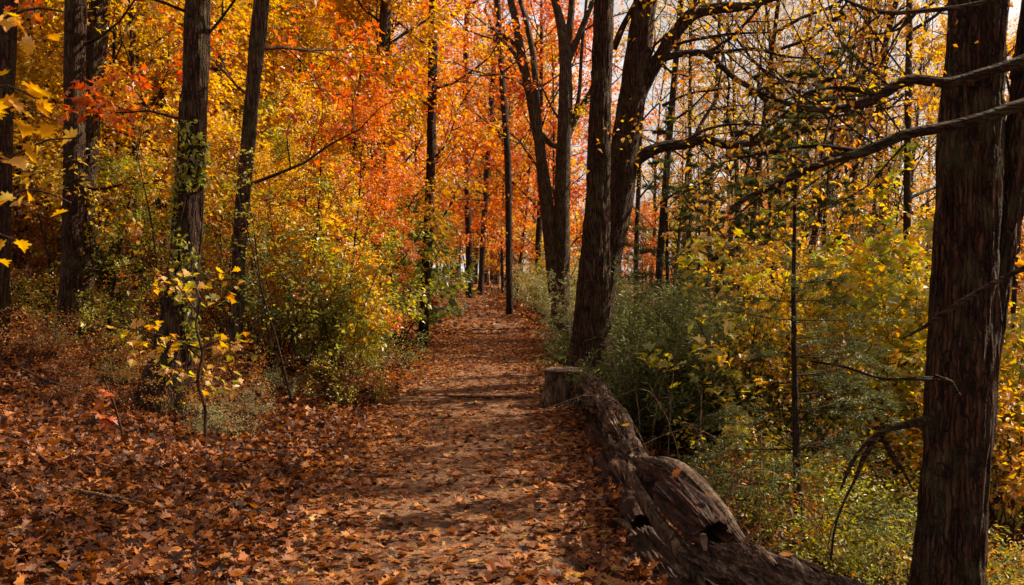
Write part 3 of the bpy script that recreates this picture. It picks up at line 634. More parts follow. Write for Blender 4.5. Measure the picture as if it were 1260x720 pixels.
simple('maple_tree', 'thin upright trunk on the right verge of the path before the twin stems', [(627, 388, 8), (626, 300, 8), (625, 200, 8), (618, 100, 8), (612, 0, 7)], ground_hit(627, 390), BARKD, seed=21, sides=[(623, 170, -.8, .5, 3), (618, 90, .8, .4, 3), (615, 50, -.8, .3, 3)], side_mat='orange', cmat='orange')
simple('maple_tree', 'small dark trunk beside the far end of the path', [(578, 356, 9), (577, 300, 8), (574, 200, 7), (573, 100, 7), (575, 0, 6)], 45, BARKD, seed=22, crown=None, k=14, step=.3)
for n_, (a_, b_, w_, YY_, c_) in enumerate([((810, 358), (838, 0), 9, 23, 'yellow'), ((848, 330), (850, 0), 5, 28, 'yellow'), ((592, 345), (604, 150), 7, 48, 'orange'), ((783, 320), (790, 120), 6, 32, 'orange'),
        ((266, 400), (272, 60), 14, 17, 'orange'), ((345, 330), (350, 0), 12, 24, 'yellow'), ((380, 320), (392, 60), 9, 27, 'gold'), ((1014, 390), (1046, 250), 9, 20, 'gold'), ((1115, 400), (1117, 200), 9, 17, 'gold'), ((1040, 385), (1052, 240), 6, 24, 'gold'),
        ((915, 400), (958, 0), 6, 15, 'russet'), ((140, 400), (134, 60), 10, 20, 'yellow'), ((945, 390), (975, 180), 6, 25, 'gold'), ((1068, 380), (1085, 150), 5, 26, 'gold'), ((870, 360), (882, 100), 5, 30, 'yellow'),
        ((1245, 420), (1262, 200), 6, 12, 'gold')]):
    lab = ['slim dark trunk right of the spreading tree, leaning slightly right', 'very thin straight trunk among yellow leaves right of the spreading tree', 'slender trunk leaning right beside the far path', 'thin trunk glimpsed just right of the spreading tree',
           'mid-distance trunk between the leaf-clad trunk and slender grey trunk', 'upright dark trunk behind yellow leaves right of the slender grey trunk', 'narrow leaning trunk deep in the yellow thicket', 'dark leaning trunk in the golden wood left of the massive trunk', 'trunk close to the left side of the massive trunk, in golden leaves', 'thin leaning stem among golden leaves at right',
           'very slender stem leaning right under the long overhanging limbs', 'faint trunk seen just right of the paired trunks', 'leaning stem behind the long overhanging limbs', 'thin bare stem behind the conifer boughs at right', 'slight stem in the yellow wood beneath the low long limb', 'slim stem right of the massive trunk at the right edge'][n_]
    d_ = ((b_[0] - a_[0]) / (a_[1] - b_[1]))
    line = [(a_[0], a_[1], w_), (a_[0] + d_ * (a_[1] - 200) * .9 if a_[1] > 200 else a_[0], 200, w_ * .95), (a_[0] + d_ * (a_[1]) , 0, w_ * .8)]
    hero('slim_tree', lab, 'tree', [line], YY_, BARKD, k=12, step=.3, depth=.006, flare=.2, seed=40 + n_, crown=None, ext=(0, 3), sides=[(a_[0] + d_ * (a_[1] - v), v, s_ * .8, .55, 1.9 + .03 * YY_) for v, s_ in ((40, 1), (95, -1), (150, 1), (200, -1), (245, 1))], side_mat=c_, spray=.1 if n_ < 7 else .06)
print('heroes', round(time.time() - T0, 1))
# climbing vine on the leaf-clad trunk
rgv = np.random.default_rng(77); A = Acc(); base = px_line([(213, 440, 46), (223, 360, 38), (232, 250, 34), (240, 110, 30)], YT3)
Q = spline(base, .02); n = 1500; kk = rgv.integers(0, len(Q), n); kk = (kk * rgv.random(n) ** .25).astype(int); th = rgv.uniform(0, 6.28, n)
pos = Q[kk, :3] + np.stack([np.cos(th), -np.abs(np.sin(th)), th * 0], -1) * (Q[kk, 3:4] * 1.1 + rgv.random((n, 1)) * .07)
dense = (vnoise(pos * np.array([3, 3, 1.8])) > .52) & (pos[:, 0] > -3.42); pos = pos[dense]
leaves(A, pos, rgv.uniform(.035, .07, len(pos)), LOBE, rgv, tilt=1.1, droop=.5)
vt = thing('climbing_vine', 'small-leaved green and yellow vine climbing the thick trunk on the left bank', 'vine', (base[0][0], YT3, 0))
o = link('foliage', A.mesh('foliage', LM['lime']), vt, kind='stuff'); o.location = (-base[0][0], -YT3, 0)
A = Acc(); vs = []
for q in range(3):
    th = np.linspace(0, 1, len(Q[::12])) * 2.2 + q * 1.7 - 2.8
    pts = Q[::12, :3] + np.stack([np.cos(th), -np.abs(np.sin(th)), th * 0], -1) * (Q[::12, 3:4] * 1.12); vs.append((pts - np.array([base[0][0], YT3, 0]), np.full(len(pts), .008)))
    B = Acc(); tubes(B, [vs[-1]], 5); link('stem', B.mesh('stem', TWIG), vt)

# ------------------------------------------------------------------ logs along the path edge
def rough_log(name, label, cat, pts, k=44, step=.02, depth=.02, seed=1, mat=WOOD, freq=44, vfreq=1.3, holes=(), jag=.10, group=None, oval=1.0, hollow=True, lump=.17):
    V, F, n, C = bark_tube(pts, k, step, depth * .7, seed, freq=freq, vfreq=vfreq, lump=lump, oval=oval, crack=.035 if k > 30 else .012)
    V = V.reshape(n, k, 3)
    rg = np.random.default_rng(seed)
    for (hx, hy, hz, hr, hd) in holes:
        dv = V - np.array([hx, hy, hz]); w = np.exp(-(dv[..., 0] ** 2 + dv[..., 1] ** 2 * .5 + dv[..., 2] ** 2) / hr ** 2)
        inward = nrm(C[:, None] - V); V = V + inward * (w * hd)[..., None]
    # jagged ends
    T = nrm(np.gradient(C, axis=0))
    for end, sgn in ((0, -1), (n - 1, 1)):
        off = np.abs(vnoise(np.stack([np.arange(k) * .9 + seed, np.zeros(k), np.zeros(k)], -1))) * jag
        for m in range(4):
            r_ = end + (m if end == 0 else -m); V[r_] += sgn * T[end] * (off * (1 - m / 4))[:, None]
    Vs = [V.reshape(-1, 3)]; Fs = [F]
    c_id = n * k; extra = []
    caps = []
    for end, sgn in ((0, -1), (n - 1, 1)):
        ring = V[end]; inner = C[end] + (ring - C[end]) * .62 - sgn * T[end] * .07
        inner2 = C[end] - sgn * T[end] * .12 + 0 * C[end]
        i0 = len(np.concatenate(Vs)); Vs.append(inner); Vs.append(inner2[None])
        q = [[end * k + j, end * k + (j + 1) % k, i0 + (j + 1) % k, i0 + j] for j in range(k)]
        caps.append((np.array(q), np.array([[i0 + j, i0 + (j + 1) % k, i0 + k] for j in range(k)])))
    o0 = np.array([pts[0][0], pts[0][1], 0])
    A = Acc(); A.v = [np.concatenate(Vs).astype(np.float32) - o0.astype(np.float32)]; A.n = 0
    A.f.append((F, np.full(len(F), .5), 0, False))
    for q, t in caps: A.f.append((q, np.full(len(q), .5), 1, False)); A.f.append((t, np.full(len(t), .5), 1, False))
    A.n = sum(len(v) for v in A.v)
    return link(name, A.mesh(name, [mat, ROT]), None, label, cat, group, None, tuple(o0))
# stump
sx, sy = .60, 11.5
def stump():
    V, F, n, C = bark_tube([(0, 0, -.1, .205), (0, 0, .1, .195), (.01, 0, .25, .19), (.01, 0, .36, .195), (.01, 0, .40, .20)], 48, .03, .018, 4, .45, 0.0, freq=26, vfreq=3)
    t = thing('tree_stump', 'short weathered stump with flat sawn top at the far end of the log', 'stump', (sx, sy, g1(sx, sy)))
    A = Acc(); A.add(V, F); link('trunk', A.mesh('trunk', STUMPM), t)
    k = 48; ring = V.reshape(n, k, 3)[-1]; A = Acc(); rings = [ring * [1.03, 1.03, 1] + [0, 0, .0], ring * [1.05, 1.05, 1] + [0, 0, .03], ring * [.93, .93, 1] + [0, 0, .042], ring * [.6, .6, 1] + [0, 0, .035], ring * [.25, .25, 1] + [0, 0, .045], ring * [.01, .01, 1] + [0, 0, .04]]
    X = np.concatenate(rings); X[:, 2] += (vnoise(X * 25) - .5) * .02
    i, j = np.meshgrid(np.arange(5), np.arange(k), indexing='ij')
    A.add(X, np.stack([i * k + j, (i + 1) * k + j, (i + 1) * k + (j + 1) % k, i * k + (j + 1) % k], -1).reshape(-1, 4)); link('top', A.mesh('top', WOOD), t)
stump()
rough_log('fallen_log', 'long grey weathered log with hollow side lying along the right edge of the path', 'log',
    [(.84, 11.15, .29, .13), (.875, 10.4, .31, .155), (.885, 9.4, .32, .13), (.885, 8.4, .32, .115), (.865, 7.4, .31, .10), (.84, 6.5, .30, .085), (.82, 5.85, .30, .065)],
    k=84, seed=3, depth=.045, holes=[(.72, 9.2, .18, .16, .17), (.72, 7.7, .18, .22, .16), (.72, 6.7, .2, .18, .12), (.75, 10.3, .3, .07, .10), (.74, 10.0, .22, .06, .1), (.8, 8.6, .38, .09, .06), (.78, 7.3, .36, .08, .05), (.74, 9.7, .34, .05, .07)])
rough_log('rotten_log', 'dark rotten log half sunk in leaves beneath the long grey log', 'log',
    [(.88, 10.6, .0, .10), (.84, 9.3, .0, .11), (.83, 8.0, .01, .11), (.83, 6.9, .01, .115), (.82, 6.0, .01, .11)], seed=5, mat=ROT, depth=.045, holes=[(.7, 8.6, .1, .2, .08), (.7, 7.2, .1, .2, .1)])
rough_log('log_chunk', 'dark broken log chunk with a knot hole resting across the logs', 'log',
    [(.79, 5.76, .42, .06), (.835, 5.42, .425, .10), (.90, 5.1, .385, .11), (.955, 4.85, .34, .10), (.98, 4.74, .33, .075)], k=96, seed=8, mat=ROT, depth=.03, jag=.03, lump=.07, holes=[(.74, 5.4, .43, .06, .14), (.85, 4.95, .28, .04, .05)])
rough_log('bark_slab', 'small grey curled slab of bark on the upper end of the knot hole chunk', 'wood slab',
    [(.77, 5.86, .475, .02), (.80, 5.68, .505, .028), (.845, 5.48, .53, .03), (.875, 5.32, .53, .014)], k=24, seed=21, mat=WOOD, depth=.012, oval=.8, jag=.08, lump=.05)
rough_log('split_slab', 'pale splintered slab slanting down from the knot hole chunk to the leaves', 'wood slab',
    [(.70, 5.75, .44, .02), (.715, 5.5, .38, .035), (.765, 5.2, .29, .045), (.845, 4.95, .20, .05), (.90, 4.78, .12, .045), (.93, 4.6, .05, .02)], k=28, seed=9, mat=STUMPM, depth=.018, oval=.55, jag=.15)
rough_log('split_slab', 'low curved slab of bark lying behind the knot hole chunk', 'wood slab',
    [(.84, 6.3, .38, .03), (.93, 6.0, .42, .05), (1.02, 5.7, .39, .06), (1.12, 5.35, .30, .05), (1.2, 5.1, .2, .03)], k=24, seed=10, mat=STUMPM, depth=.02)
rough_log('fallen_log', 'grey splintered log end in the foreground, running out of the bottom of the view', 'log',
    [(.97, 4.68, .22, .08), (1.03, 4.5, .225, .115), (1.13, 4.2, .235, .135), (1.27, 3.85, .25, .14), (1.45, 3.4, .26, .14), (1.7, 2.8, .25, .14)], k=80, seed=12, depth=.045, jag=.3, lump=.13, holes=[(.98, 4.3, .15, .12, .10), (1.15, 3.8, .1, .15, .1), (1.06, 4.45, .36, .05, .05), (1.25, 4.0, .40, .06, .04)])
rough_log('splintered_slab', 'upright splinter of grey wood standing off the broken end of the foreground log', 'wood slab',
    [(1.12, 4.62, .24, .02), (1.14, 4.5, .30, .035), (1.19, 4.3, .345, .03), (1.27, 4.1, .36, .012)], k=18, seed=23, mat=WOOD, depth=.012, oval=.5, jag=.12)
rough_log('rotten_log', 'crumbling dark log on the ground under the foreground log end', 'log',
    [(.80, 5.75, -.02, .10), (.82, 5.3, -.02, .125), (.87, 4.8, -.02, .13), (.95, 4.2, -.02, .13), (1.05, 3.6, -.03, .13), (1.15, 2.9, -.04, .13)], k=64, seed=14, mat=ROT, depth=.05, holes=[(.7, 5.0, .1, .12, .1), (.8, 4.3, .1, .15, .1)])
rgl = np.random.default_rng(5)
for q in range(14):
    yy = [10.2, 9.6, 8.9, 8.1, 7.4, 6.8, 6.2, 5.5, 5.2, 4.9, 4.4, 4.2, 4.0, 3.85][q]
    xx = np.interp(yy, [3.8, 4.4, 5.2, 6, 10], [1.28, 1.06, .88, .83, .88]) + rgl.normal() * .025; zz = np.interp(yy, [3.8, 4.4, 4.8, 5.4, 6.0, 7, 10], [.40, .36, .46, .54, .38, .42, .47]) + .012
    o = link('fallen_leaf', single[rgl.integers(14)], None, ['curled brown leaf caught on top of the long grey log', 'dry leaf caught on the knot hole chunk', 'dry leaf caught on the foreground log end'][0 if q < 7 else 1 if q < 10 else 2], 'leaf', 'leaves caught on the logs', None, (xx, yy, zz))
    o.rotation_euler = (rgl.normal() * .4, rgl.normal() * .4, rgl.uniform(0, 6.28)); s_ = rgl.uniform(.04, .075); o.scale = (s_, s_, s_)
for q in range(16):   # loose splinters lying on and against the logs
    yy = [9.8, 9.0, 8.2, 7.5, 6.9, 6.3, 5.6, 5.1, 4.6, 4.4, 4.2, 4.0, 3.8, 8.6, 6.0, 4.8][q]; a = rgl.uniform(-.5, .5); xx = np.interp(yy, [3.8, 4.6, 5.5, 10], [1.29, 1.0, .84, .88]) - .03 + .05 * rgl.normal()
    zt = np.interp(yy, [3.8, 4.6, 5.5, 6.5, 10], [.40, .34, .54, .38, .44]) - .02; L = rgl.uniform(.12, .3)
    if q % 3 == 0: xx -= .2; zt = .12; 
    rough_log('splinter', ['grey splinter of wood atop the old logs', 'pale splinter of wood atop the old logs', 'splinter leaning on the path side of the old logs'][0 if q % 3 == 1 else 1 if q % 3 == 2 else 2], 'splinter',
        [(xx, yy + L, zt + .01, .008), (xx + a * L * .5, yy + L * .4, zt + .02, .018), (xx + a * L, yy - L * .5, zt + rgl.uniform(0, .04), .007)], k=8, step=.04, depth=.004, seed=30 + q, mat=WOOD if q % 2 else STUMPM, group='splinters around the old logs', jag=.05)
def stick(name, label, cat, pts, group=None, twigs=2, seed=0, mat=TWIG):
    rg = np.random.default_rng(seed); Q = spline(pts, .05); o0 = Q[0, :3].copy(); t = thing(name, label, cat, tuple(o0), group)
    A = Acc(); tubes(A, [(Q[:, :3] - o0 + rg.normal(size=(len(Q), 3)) * .003, Q[:, 3])], 6, bump=.2); link('stem', A.mesh('stem', mat), t)
    for q in range(twigs):
        k = int(len(Q) * rg.uniform(.25, .8)); d = nrm(Q[min(k + 1, len(Q) - 1), :3] - Q[k - 1, :3]) + rg.normal(size=3) * [.7, .7, .25]
        A = Acc(); tubes(A, [(limb_line(rg, Q[k, :3] - o0, d, rg.uniform(.1, .3), 5, .2), Q[k, 3] * .6 * np.linspace(1, .3, 5))], 4); link('twig', A.mesh('twig', mat), t)
def gp(x, y, r, up=.03): return (x, y, g1(x, y) + up, r)
stick('fallen_stick', 'long thin dark stick lying across the middle of the path', 'stick', [gp(-.95, 12.3, .008, .05), gp(-.4, 12.1, .014, .06), gp(.15, 12.2, .012, .05), gp(.5, 12.0, .006, .05)], None, 2, 1)
stick('fallen_stick', 'crooked stick lying in leaves at the left edge of the path', 'stick', [gp(-2.4, 8.6, .007, .06), gp(-2.1, 8.3, .012, .07), gp(-1.75, 8.2, .006, .06)], None, 2, 2)
stick('fallen_stick', 'bleached stick in the leaves at lower left', 'stick', [gp(-2.9, 6.3, .006, .05), gp(-2.65, 6.2, .009, .07), gp(-2.35, 6.25, .005, .05)], None, 1, 3, STRAW)
stick('fallen_stick', 'dark stick on the left bank below the paired trunks', 'stick', [gp(-5.1, 10.2, .01, .08), gp(-4.6, 9.9, .016, .1), gp(-4.1, 9.9, .008, .06)], None, 3, 4)
stick('fallen_stick', 'short twig near the foot of the stump', 'stick', [gp(.0, 10.6, .005, .04), gp(.25, 10.7, .008, .05), gp(.42, 10.6, .004, .04)], None, 1, 5)
stick('fallen_branch', 'fallen branch lying among brush right of the near log', 'branch', [gp(1.9, 6.2, .01, .15), gp(2.2, 6.0, .018, .2), gp(2.6, 6.1, .012, .15), gp(2.9, 6.4, .006, .1)], None, 4, 6)
rgk = np.random.default_rng(17)
for q, (px_, Y_, hh) in enumerate([(800, 9.5, 1.3), (822, 9.0, 1.5), (790, 8.6, 1.1), (842, 8.2, 1.0), (812, 7.6, .9), (860, 7.4, 1.0), (885, 7.0, .9), (770, 10.2, 1.2), (905, 6.4, .8), (935, 6.2, 1.0), (960, 6.6, 1.1), (1010, 6.2, .9), (1040, 6.0, 1.0), (1085, 6.3, 1.0), (835, 10.5, 1.4), (870, 9.2, 1.2)]):
    x_ = (px_ - 630) / FPX * Y_; z_ = g1(x_, Y_); b_ = rgk.normal() * .35
    stick('dry_stalk', ['arching pale dry stalk beside the log', 'straight pale dry stalk beside the log'][abs(b_) < .15] + [' near the stump', ' near the knot hole chunk', ' beyond the foreground log end'][0 if px_ < 815 else 1 if px_ < 900 else 2], 'stalk',
          [(x_, Y_, z_ - .05, .005), (x_ + b_ * .2, Y_ - .05, z_ + hh * .5, .004), (x_ + b_ * .7, Y_ - .1, z_ + hh * .9, .003), (x_ + b_ * 1.4, Y_ - .1, z_ + hh * (.98 - abs(b_) * .3), .0015)], 'dry stalks beside the log', 3, 60 + q, STRAW)
# ------------------------------------------------------------------ forest population
def zone(px, Y):
    n = ('before' if Y < 14 else 'beside' if Y < 20 else 'behind' if Y < 32 else 'far behind')
    if px < 60: w = 'the trunk at the left edge'
    elif px < 150: w = 'the paired trunks'
    elif px < 262: w = 'the leaf-clad trunk'
    elif px < 350: w = 'the slender grey trunk'
    elif px < 490: w = 'the mottled trunk left of the path'
    elif px < 560: w = 'the slim trunk at the path edge'
    elif px < 640: w = 'the thin trunk on the right verge'
    elif px < 705: w = 'the twin stems'
    elif px < 790: w = 'the straight dark trunk and stump'
    elif px < 960: w = 'the long limbs reaching right'
    elif px < 1120: w = 'the thin young conifer'
    else: w = 'the massive forked trunk'
    return n + ' ' + w
COLN = {'yellow': 'bright yellow', 'gold': 'golden', 'orange': 'orange', 'red': 'red-orange', 'lime': 'yellow-green', 'green': 'green', 'pale': 'pale green', 'russet': 'russet brown', 'needle': 'dark green', 'juniper': 'grey-green'}
seen = {}
def pop(key, name, kind, cat, px, Y, sc, mat, group, bark=None, lean=0):
    x = (px - CW / 2) / FPX * Y
    base = f"{COLN[mat]} {kind} {zone(px, Y)}"; c = seen.get(base, 0); seen[base] = c + 1
    g = group + ' ' + zone(px, Y)
    return place(key, name, base, cat, x, Y, sc, mat, g, bark=bark, lean=lean)
R = np.random.default_rng(2024)
def scatter(n, px0, px1, Y0, Y1, keys, mats, sc, name, kind, cat, group, avoid=.6):
    for i in range(n):
        px = px0 + (px1 - px0) * (i + R.random()) / n; Y = R.uniform(Y0, Y1); x = (px - CW / 2) / FPX * Y
        if abs(x - pcx(Y)) < phw(Y) + avoid: 
            s = -1 if x < pcx(Y) else 1; x = pcx(Y) + s * (phw(Y) + avoid + R.random()); px = x / Y * FPX + CW / 2
        pop(keys[R.integers(len(keys))], name, kind, cat, px, Y, R.uniform(*sc), mats[R.integers(len(mats))], group)
YG = ['young0', 'young1', 'young2', 'young3']; TL = ['tall0', 'tall1', 'tall2']; SP = ['sparse0', 'sparse1', 'sparse2']; SH = ['shrub0', 'shrub1', 'shrub2', 'shrub3']; BR = ['bramble0', 'bramble1', 'bramble2']
k_y = 'young maple'
scatter(10, -60, 260, 14, 20, YG, ['yellow', 'yellow', 'gold'], (.8, 1.1), 'young_maple', k_y, 'tree', 'young maples')
scatter(13, -40, 360, 21, 33, YG, ['yellow', 'gold', 'yellow', 'lime'], (1.0, 1.4), 'young_maple', k_y, 'tree', 'young maples')
scatter(6, 230, 420, 19, 26, YG, ['yellow', 'gold', 'yellow', 'gold'], (.8, 1.1), 'young_maple', k_y, 'tree', 'young maples')
scatter(6, 380, 540, 20, 34, YG, ['orange', 'gold', 'yellow', 'orange', 'gold', 'lime'], (.95, 1.3), 'young_maple', k_y, 'tree', 'young maples')
scatter(6, 470, 640, 36, 58, YG, ['orange', 'gold', 'orange', 'yellow'], (1.3, 1.8), 'young_maple', k_y, 'tree', 'young maples', avoid=1.9)
scatter(10, -60, 700, 36, 58, TL, ['yellow', 'gold', 'orange', 'yellow'], (.8, 1.1), 'maple_tree', 'tall maple', 'tree', 'tall maples')
scatter(6, 500, 640, 62, 85, TL + YG, ['gold', 'yellow', 'orange'], (.8, 1.2), 'maple_tree', 'maple', 'tree', 'maples', avoid=1.8)
scatter(7, 790, 1140, 21, 34, SP, ['yellow', 'gold', 'yellow', 'gold'], (.8, 1.1), 'sparse_tree', 'sparse tree', 'tree', 'sparse trees')
scatter(12, 720, 1300, 34, 58, SP, ['gold', 'yellow', 'orange', 'gold'], (.9, 1.3), 'sparse_tree', 'thin-leaved tree', 'tree', 'thin-leaved trees')
scatter(4, 930, 1140, 17, 24, SP, ['russet', 'gold', 'russet'], (.6, .8), 'sparse_tree', 'sparse tree', 'tree', 'sparse trees')
scatter(4, 1180, 1360, 15, 24, YG, ['gold', 'yellow', 'red'], (.7, .95), 'young_maple', k_y, 'tree', 'young maples')
scatter(4, 760, 1130, 34, 50, YG, ['gold', 'yellow', 'orange'], (.55, .8), 'young_maple', k_y, 'tree', 'young maples')
for i, (x_, y_, m_) in enumerate([(9.0, 9.5, 'orange'), (6.4, 2.5, 'yellow'), (11.5, 7.0, 'gold'), (12.5, 13.0, 'yellow'), (4.6, -1.5, 'orange'), (-6.5, 1.0, 'yellow'), (-8.5, 5.2, 'gold'), (-4.5, -4.5, 'orange'), (1.5, -6.5, 'gold'), (9.5, -3.0, 'gold'), (-11, -2, 'yellow')]):
    place(TL[i % 3], 'maple_tree', f"tall {COLN[m_]} maple {['right of the massive forked trunk', 'left of the paired trunks'][x_ < 0]}, outside the view, shading the path", 'tree', x_, y_, .75 + .03 * (i % 4), m_, 'tall maples standing around the view')
for i, (px_, Y_) in enumerate([(520, 92), (548, 88), (575, 95), (600, 90), (560, 102), (535, 99), (620, 97)]):
    x_ = (px_ - 630) / FPX * Y_; place(YG[i % 4], 'young_maple', 'yellow young maple closing the view at the far end of the path', 'tree', x_, Y_, 1.3, ['yellow', 'gold', 'lime'][i % 3], 'young maples at the far end of the path')
# shrubs left of the path
scatter(14, 300, 525, 12.5, 18, SH, ['lime', 'lime', 'green', 'yellow', 'russet'], (.55, 1.05), 'leafy_shrub', 'shrub', 'shrub', 'shrubs', avoid=.45)
scatter(10, 250, 520, 18, 27, SH, ['lime', 'green', 'lime', 'gold'], (1.2, 1.8), 'leafy_shrub', 'shrub', 'shrub', 'shrubs')
scatter(16, -20, 290, 12, 24, SH, ['green', 'gold', 'lime', 'russet'], (.5, .9), 'leafy_shrub', 'low shrub', 'shrub', 'low shrubs')
scatter(6, 480, 545, 24, 44, SH, ['lime', 'pale', 'gold'], (.6, .9), 'leafy_shrub', 'shrub', 'shrub', 'shrubs', avoid=.9)
scatter(14, -30, 300, 10.8, 15, BR, ['russet', 'green', 'gold', 'lime', 'russet'], (.6, 1.0), 'bramble_bush', 'bank bramble', 'bramble', 'bank brambles')
scatter(7, 40, 300, 9.6, 11.5, BR, ['russet', 'green', 'russet', 'gold'], (.45, .75), 'bramble_bush', 'tangled bramble', 'bramble', 'tangled brambles')
scatter(12, -20, 520, 11.5, 19, YG, ['yellow', 'lime', 'gold', 'orange'], (.3, .5), 'maple_sapling', 'waist-high maple sapling', 'sapling', 'small maple saplings', avoid=.8)
scatter(16, 20, 520, 11, 17, ['wisp0', 'wisp1', 'wisp2'], ['gold', 'yellow', 'russet', 'lime'], (.7, 1.2), 'bare_sapling', 'half-bare sapling', 'sapling', 'thin half-bare saplings', avoid=.6)
scatter(16, 470, 1330, 58, 76, SH, ['gold', 'lime', 'yellow', 'russet'], (1.9, 2.7), 'leafy_shrub', 'shrub', 'shrub', 'distant shrubs', avoid=2.2)
# right of the path
scatter(8, 636, 705, 20, 34, SH, ['pale', 'green', 'pale'], (.7, 1.05), 'leafy_shrub', 'shrub', 'shrub', 'shrubs', avoid=.4)
scatter(7, 600, 690, 34, 56, SH, ['pale', 'lime', 'gold'], (.8, 1.2), 'leafy_shrub', 'shrub', 'shrub', 'shrubs', avoid=1.0)
for (px, Y, sc, kx) in [(800, 16.0, 1.3, 0), (826, 13.2, 1.3, 1), (860, 14.0, 1.45, 0), (905, 12.6, 1.3, 1), (850, 10.6, 1.1, 0), (815, 11.2, .95, 1), (925, 10.8, 1.1, 0), (790, 17.5, 1.3, 1), (930, 16, 1.3, 0), (890, 18, 1.4, 1), (955, 11.5, .8, 0)]:
    pop(f'juniper{kx}', 'juniper_bush', 'feathery juniper', 'shrub', px, Y, sc, 'juniper' if Y < 16 else 'needle', 'junipers')
for (px, Y, sc, kx) in [(822, 19, .95, 0), (858, 21, .85, 1), (915, 20, 1.0, 0), (1010, 17, 1.1, 1), (965, 13, .9, 0), (760, 26, .8, 1)]:
    pop(f'pine{kx}', 'young_hemlock', 'young layered hemlock', 'conifer', px, Y, sc, 'needle', 'hemlocks')
scatter(14, 985, 1145, 8.5, 14, SH, ['lime', 'yellow', 'lime', 'yellow', 'lime'], (.95, 1.3), 'leafy_shrub', 'shrub', 'shrub', 'shrubs')
scatter(9, 900, 1150, 17, 28, SH, ['lime', 'gold', 'yellow'], (.9, 1.5), 'leafy_shrub', 'shrub', 'shrub', 'shrubs')
scatter(7, 1205, 1300, 7.5, 15, SH, ['gold', 'yellow', 'lime'], (.8, 1.1), 'leafy_shrub', 'shrub', 'shrub', 'shrubs')
scatter(14, 790, 970, 6.6, 9.0, BR, ['lime', 'russet', 'lime', 'green', 'lime'], (.7, 1.05), 'bramble_bush', 'bramble', 'bramble', 'brambles', avoid=1.1)
scatter(8, 880, 1120, 7, 12, ['wisp0', 'wisp1', 'wisp2'], ['yellow', 'lime', 'russet'], (.5, .8), 'bare_sapling', 'half-bare sapling', 'sapling', 'thin half-bare saplings', avoid=1.1)
scatter(14, 930, 1125, 5.8, 9.5, BR, ['lime', 'russet', 'lime', 'gold'], (.8, 1.1), 'bramble_bush', 'bramble', 'bramble', 'brambles', avoid=.5)
scatter(5, 1200, 1290, 5.5, 8, BR, ['lime', 'gold'], (.6, .9), 'bramble_bush', 'bramble', 'bramble', 'brambles')
scatter(9, 20, 420, 9.3, 12.5, BR, ['green', 'russet', 'pale', 'gold'], (.3, .5), 'bramble_bush', 'low bramble', 'bramble', 'low brambles')
scatter(7, 330, 520, 11.5, 16, BR, ['green', 'lime', 'russet'], (.5, .8), 'bramble_bush', 'bramble', 'bramble', 'brambles', avoid=.3)
# thin young conifer in front, right
place('pine1', 'young_conifer', 'thin young conifer with straight bare lower stem and flat sparse boughs before the junipers', 'conifer', (985 - 630) / FPX * 7.2, 7.2, .62, 'needle', None, rz=1.0)
print('population', round(time.time() - T0, 1))

# ------------------------------------------------------------------ saplings with separately built leaves
leafone = []
for q in range(6):
    A = Acc(); leaves(A, np.zeros((1, 3)), 1.0, [MAPLE, MAPLE_FLAT, MAPLE][q % 3], np.random.default_rng(q), tilt=.05, droop=0, tint=np.array([.3 + .1 * q]), udir=np.array([[1.0, 0, 0]]) * 9)
    leafone.append(A.mesh('leaf', LM['yellow']))
def sapling(name, label, stems, Y, seed, mat, nleaf, lsz, root=None, spread=26):
    """stems: pixel polylines [(px,py,w,dY)]; leaves around their outer parts, each an object"""
    rg = np.random.default_rng(seed); base = P(stems[0][0][0], stems[0][0][1], Y); x0, z0 = base[0], g1(base[0], Y)
    t = thing(name, label, 'sapling', (x0, Y, z0)); off = np.array([x0, Y, z0])
    for si, s in enumerate(stems):
        L = px_line(s, Y)
        if si == 0: L = [(x0, Y, z0 - .05, L[0][3] * 1.2)] + L
        Q = spline([(*(np.array(p[:3]) - off), p[3]) for p in L], .06)
        A = Acc(); tubes(A, [(Q[:, :3], Q[:, 3])], 6); link('stem', A.mesh('stem', TWIG), t)
        if si == 0 and len(stems) > 1: continue
        for q in range(nleaf):
            p = Q[int(len(Q) * (.25 + .74 * rg.random()))][:3] + rg.normal(size=3) * np.array([.07, .09, .035]) * spread / 26
            o = link('leaf', leafone[rg.integers(6)], t); o.location = p
            o.rotation_euler = (rg.normal() * .55, rg.uniform(.1, .9), rg.uniform(0, 6.28)); s_ = lsz * rg.uniform(.7, 1.25); o.scale = (s_, s_, s_)
            o.material_slots[0].link = 'OBJECT'; o.material_slots[0].material = LM[mat[rg.integers(len(mat))]]
sapling('maple_sapling', 'low yellow-leaved maple sapling spreading across the base of the leaf-clad trunk', [
    [(252, 500, 4), (243, 470, 4), (249, 435, 4), (241, 400, 3), (246, 372, 3), (238, 345, 2)], [(246, 430, 3), (215, 418, 2), (180, 408, 2), (145, 402, 2)], [(245, 430, 3), (270, 420, 2), (290, 425, 2), (300, 430, 2)],
    [(243, 385, 3), (225, 360, 2), (212, 345, 2), (195, 345, 2)], [(242, 380, 3), (255, 355, 2), (265, 345, 2), (272, 352, 2)], [(247, 455, 3), (235, 455, 2), (212, 460, 2), (205, 470, 2)], [(247, 460, 3), (262, 465, 2), (275, 475, 2)],
    [(246, 440, 3), (225, 425, 2), (200, 425, 2), (170, 432, 2)]], 9.0, 3, ['yellow', 'gold', 'gold', 'lime'], 26, .07, spread=48)
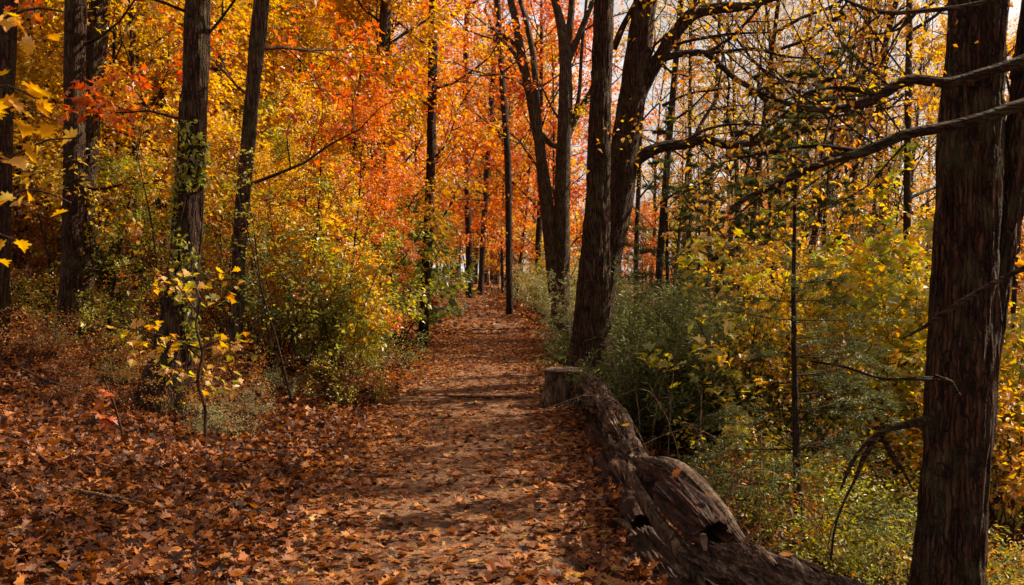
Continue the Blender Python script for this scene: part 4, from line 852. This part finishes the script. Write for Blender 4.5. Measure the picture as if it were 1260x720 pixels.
sapling('maple_sapling', 'maple sapling at the left edge holding big yellow leaves near the camera', [
    [(-60, 700, 10), (-55, 400, 9), (-50, 150, 7), (-45, 20, 5)], [(-52, 200, 5), (-20, 155, 4), (20, 130, 3), (70, 150, 2)], [(-50, 150, 5), (-20, 110, 4), (10, 105, 3), (50, 125, 2)], [(-48, 60, 5), (10, 20, 4), (50, 10, 3), (80, 15, 2)], [(-52, 330, 5), (-25, 300, 3), (0, 288, 2), (20, 296, 2)], [(-52, 280, 5), (10, 240, 4), (50, 235, 3), (88, 250, 2)], [(-50, 220, 5), (20, 190, 3), (60, 172, 2), (92, 170, 2)]],
    4.2, 5, ['yellow', 'gold', 'gold'], 7, .085, spread=24)
sapling('beech_seedling', 'knee-high seedling with rounded orange-brown leaves on the left bank', [
    [(152, 560, 3), (150, 530, 3), (140, 500, 2), (130, 470, 2)], [(150, 530, 2), (130, 515, 2), (118, 500, 2)], [(146, 515, 2), (135, 485, 2), (112, 478, 2)]], 8.2, 7, ['orange', 'russet'], 9, .09, spread=14)

# ------------------------------------------------------------------ far wood
rgf = np.random.default_rng(99); A = Acc(); Wd = []
n = 0
for i in range(420):
    Y = rgf.uniform(62, 125); px = rgf.uniform(-260, 1520); x = (px - 630) / FPX * Y
    if abs(x - pcx(Y)) < 2 and Y < 84: continue
    z = g1(x, Y); H = rgf.uniform(7, 17) * (.8 if px > 700 else 1.1)
    pts = limb_line(rgf, (x, Y, z - .3), (rgf.normal() * .05, 0, 1), H, 6, .03); Wd.append((pts, rgf.uniform(.08, .22) * np.linspace(1, .2, 6)))
    for q in range(7):
        s_ = pts[rgf.integers(2, 6)]; e = limb_line(rgf, s_, rgf.normal(size=3) * [1, 1, .5] + [0, 0, .4], rgf.uniform(2, 4.5), 4, .15); Wd.append((e, .05 * np.linspace(1, .2, 4)))
        m = 55 if px < 700 else 12
        pos = e[rgf.integers(0, 4, m)] + rgf.normal(size=(m, 3)) * .6
        leaves(A, pos, rgf.uniform(.25, .45, m), KITE, rgf, tilt=.7, droop=.3, mat=1 + int(rgf.integers(3)))
tubes(A, Wd, 4, 0)
link('distant_wood', A.mesh('distant_wood', [BARKG, LM['gold'], LM['yellow'], LM['orange']]), kind='stuff')
by = {}
for o in S.collection.objects:
    if o.parent is None and o.get('label'): by.setdefault(o['label'], []).append(o)
ORD = ['leftmost', 'second from left', 'third from left', 'fourth from left', 'fifth from left', 'sixth from left', 'seventh from left', 'eighth from left', 'ninth from left', 'tenth from left', 'eleventh from left', 'twelfth from left', 'thirteenth from left', 'fourteenth from left', 'fifteenth from left']
for lab, L_ in by.items():
    if len(L_) < 2 or len(L_) > 15 or 'outside the view' in lab: continue
    L_.sort(key=lambda o: o.location.x / max(o.location.y, .1))
    for q, o in enumerate(L_):
        w = (['left one of two', 'right one of two'] if len(L_) == 2 else ORD[:len(L_) - 1] + ['rightmost'])[q]
        o['label'] = lab + ', ' + w
for o in S.collection.objects:
    if o.parent is None and o.get('label') and len(o['label'].split()) > 16: print('LONG', o['label'])
print('done', round(time.time() - T0, 1))
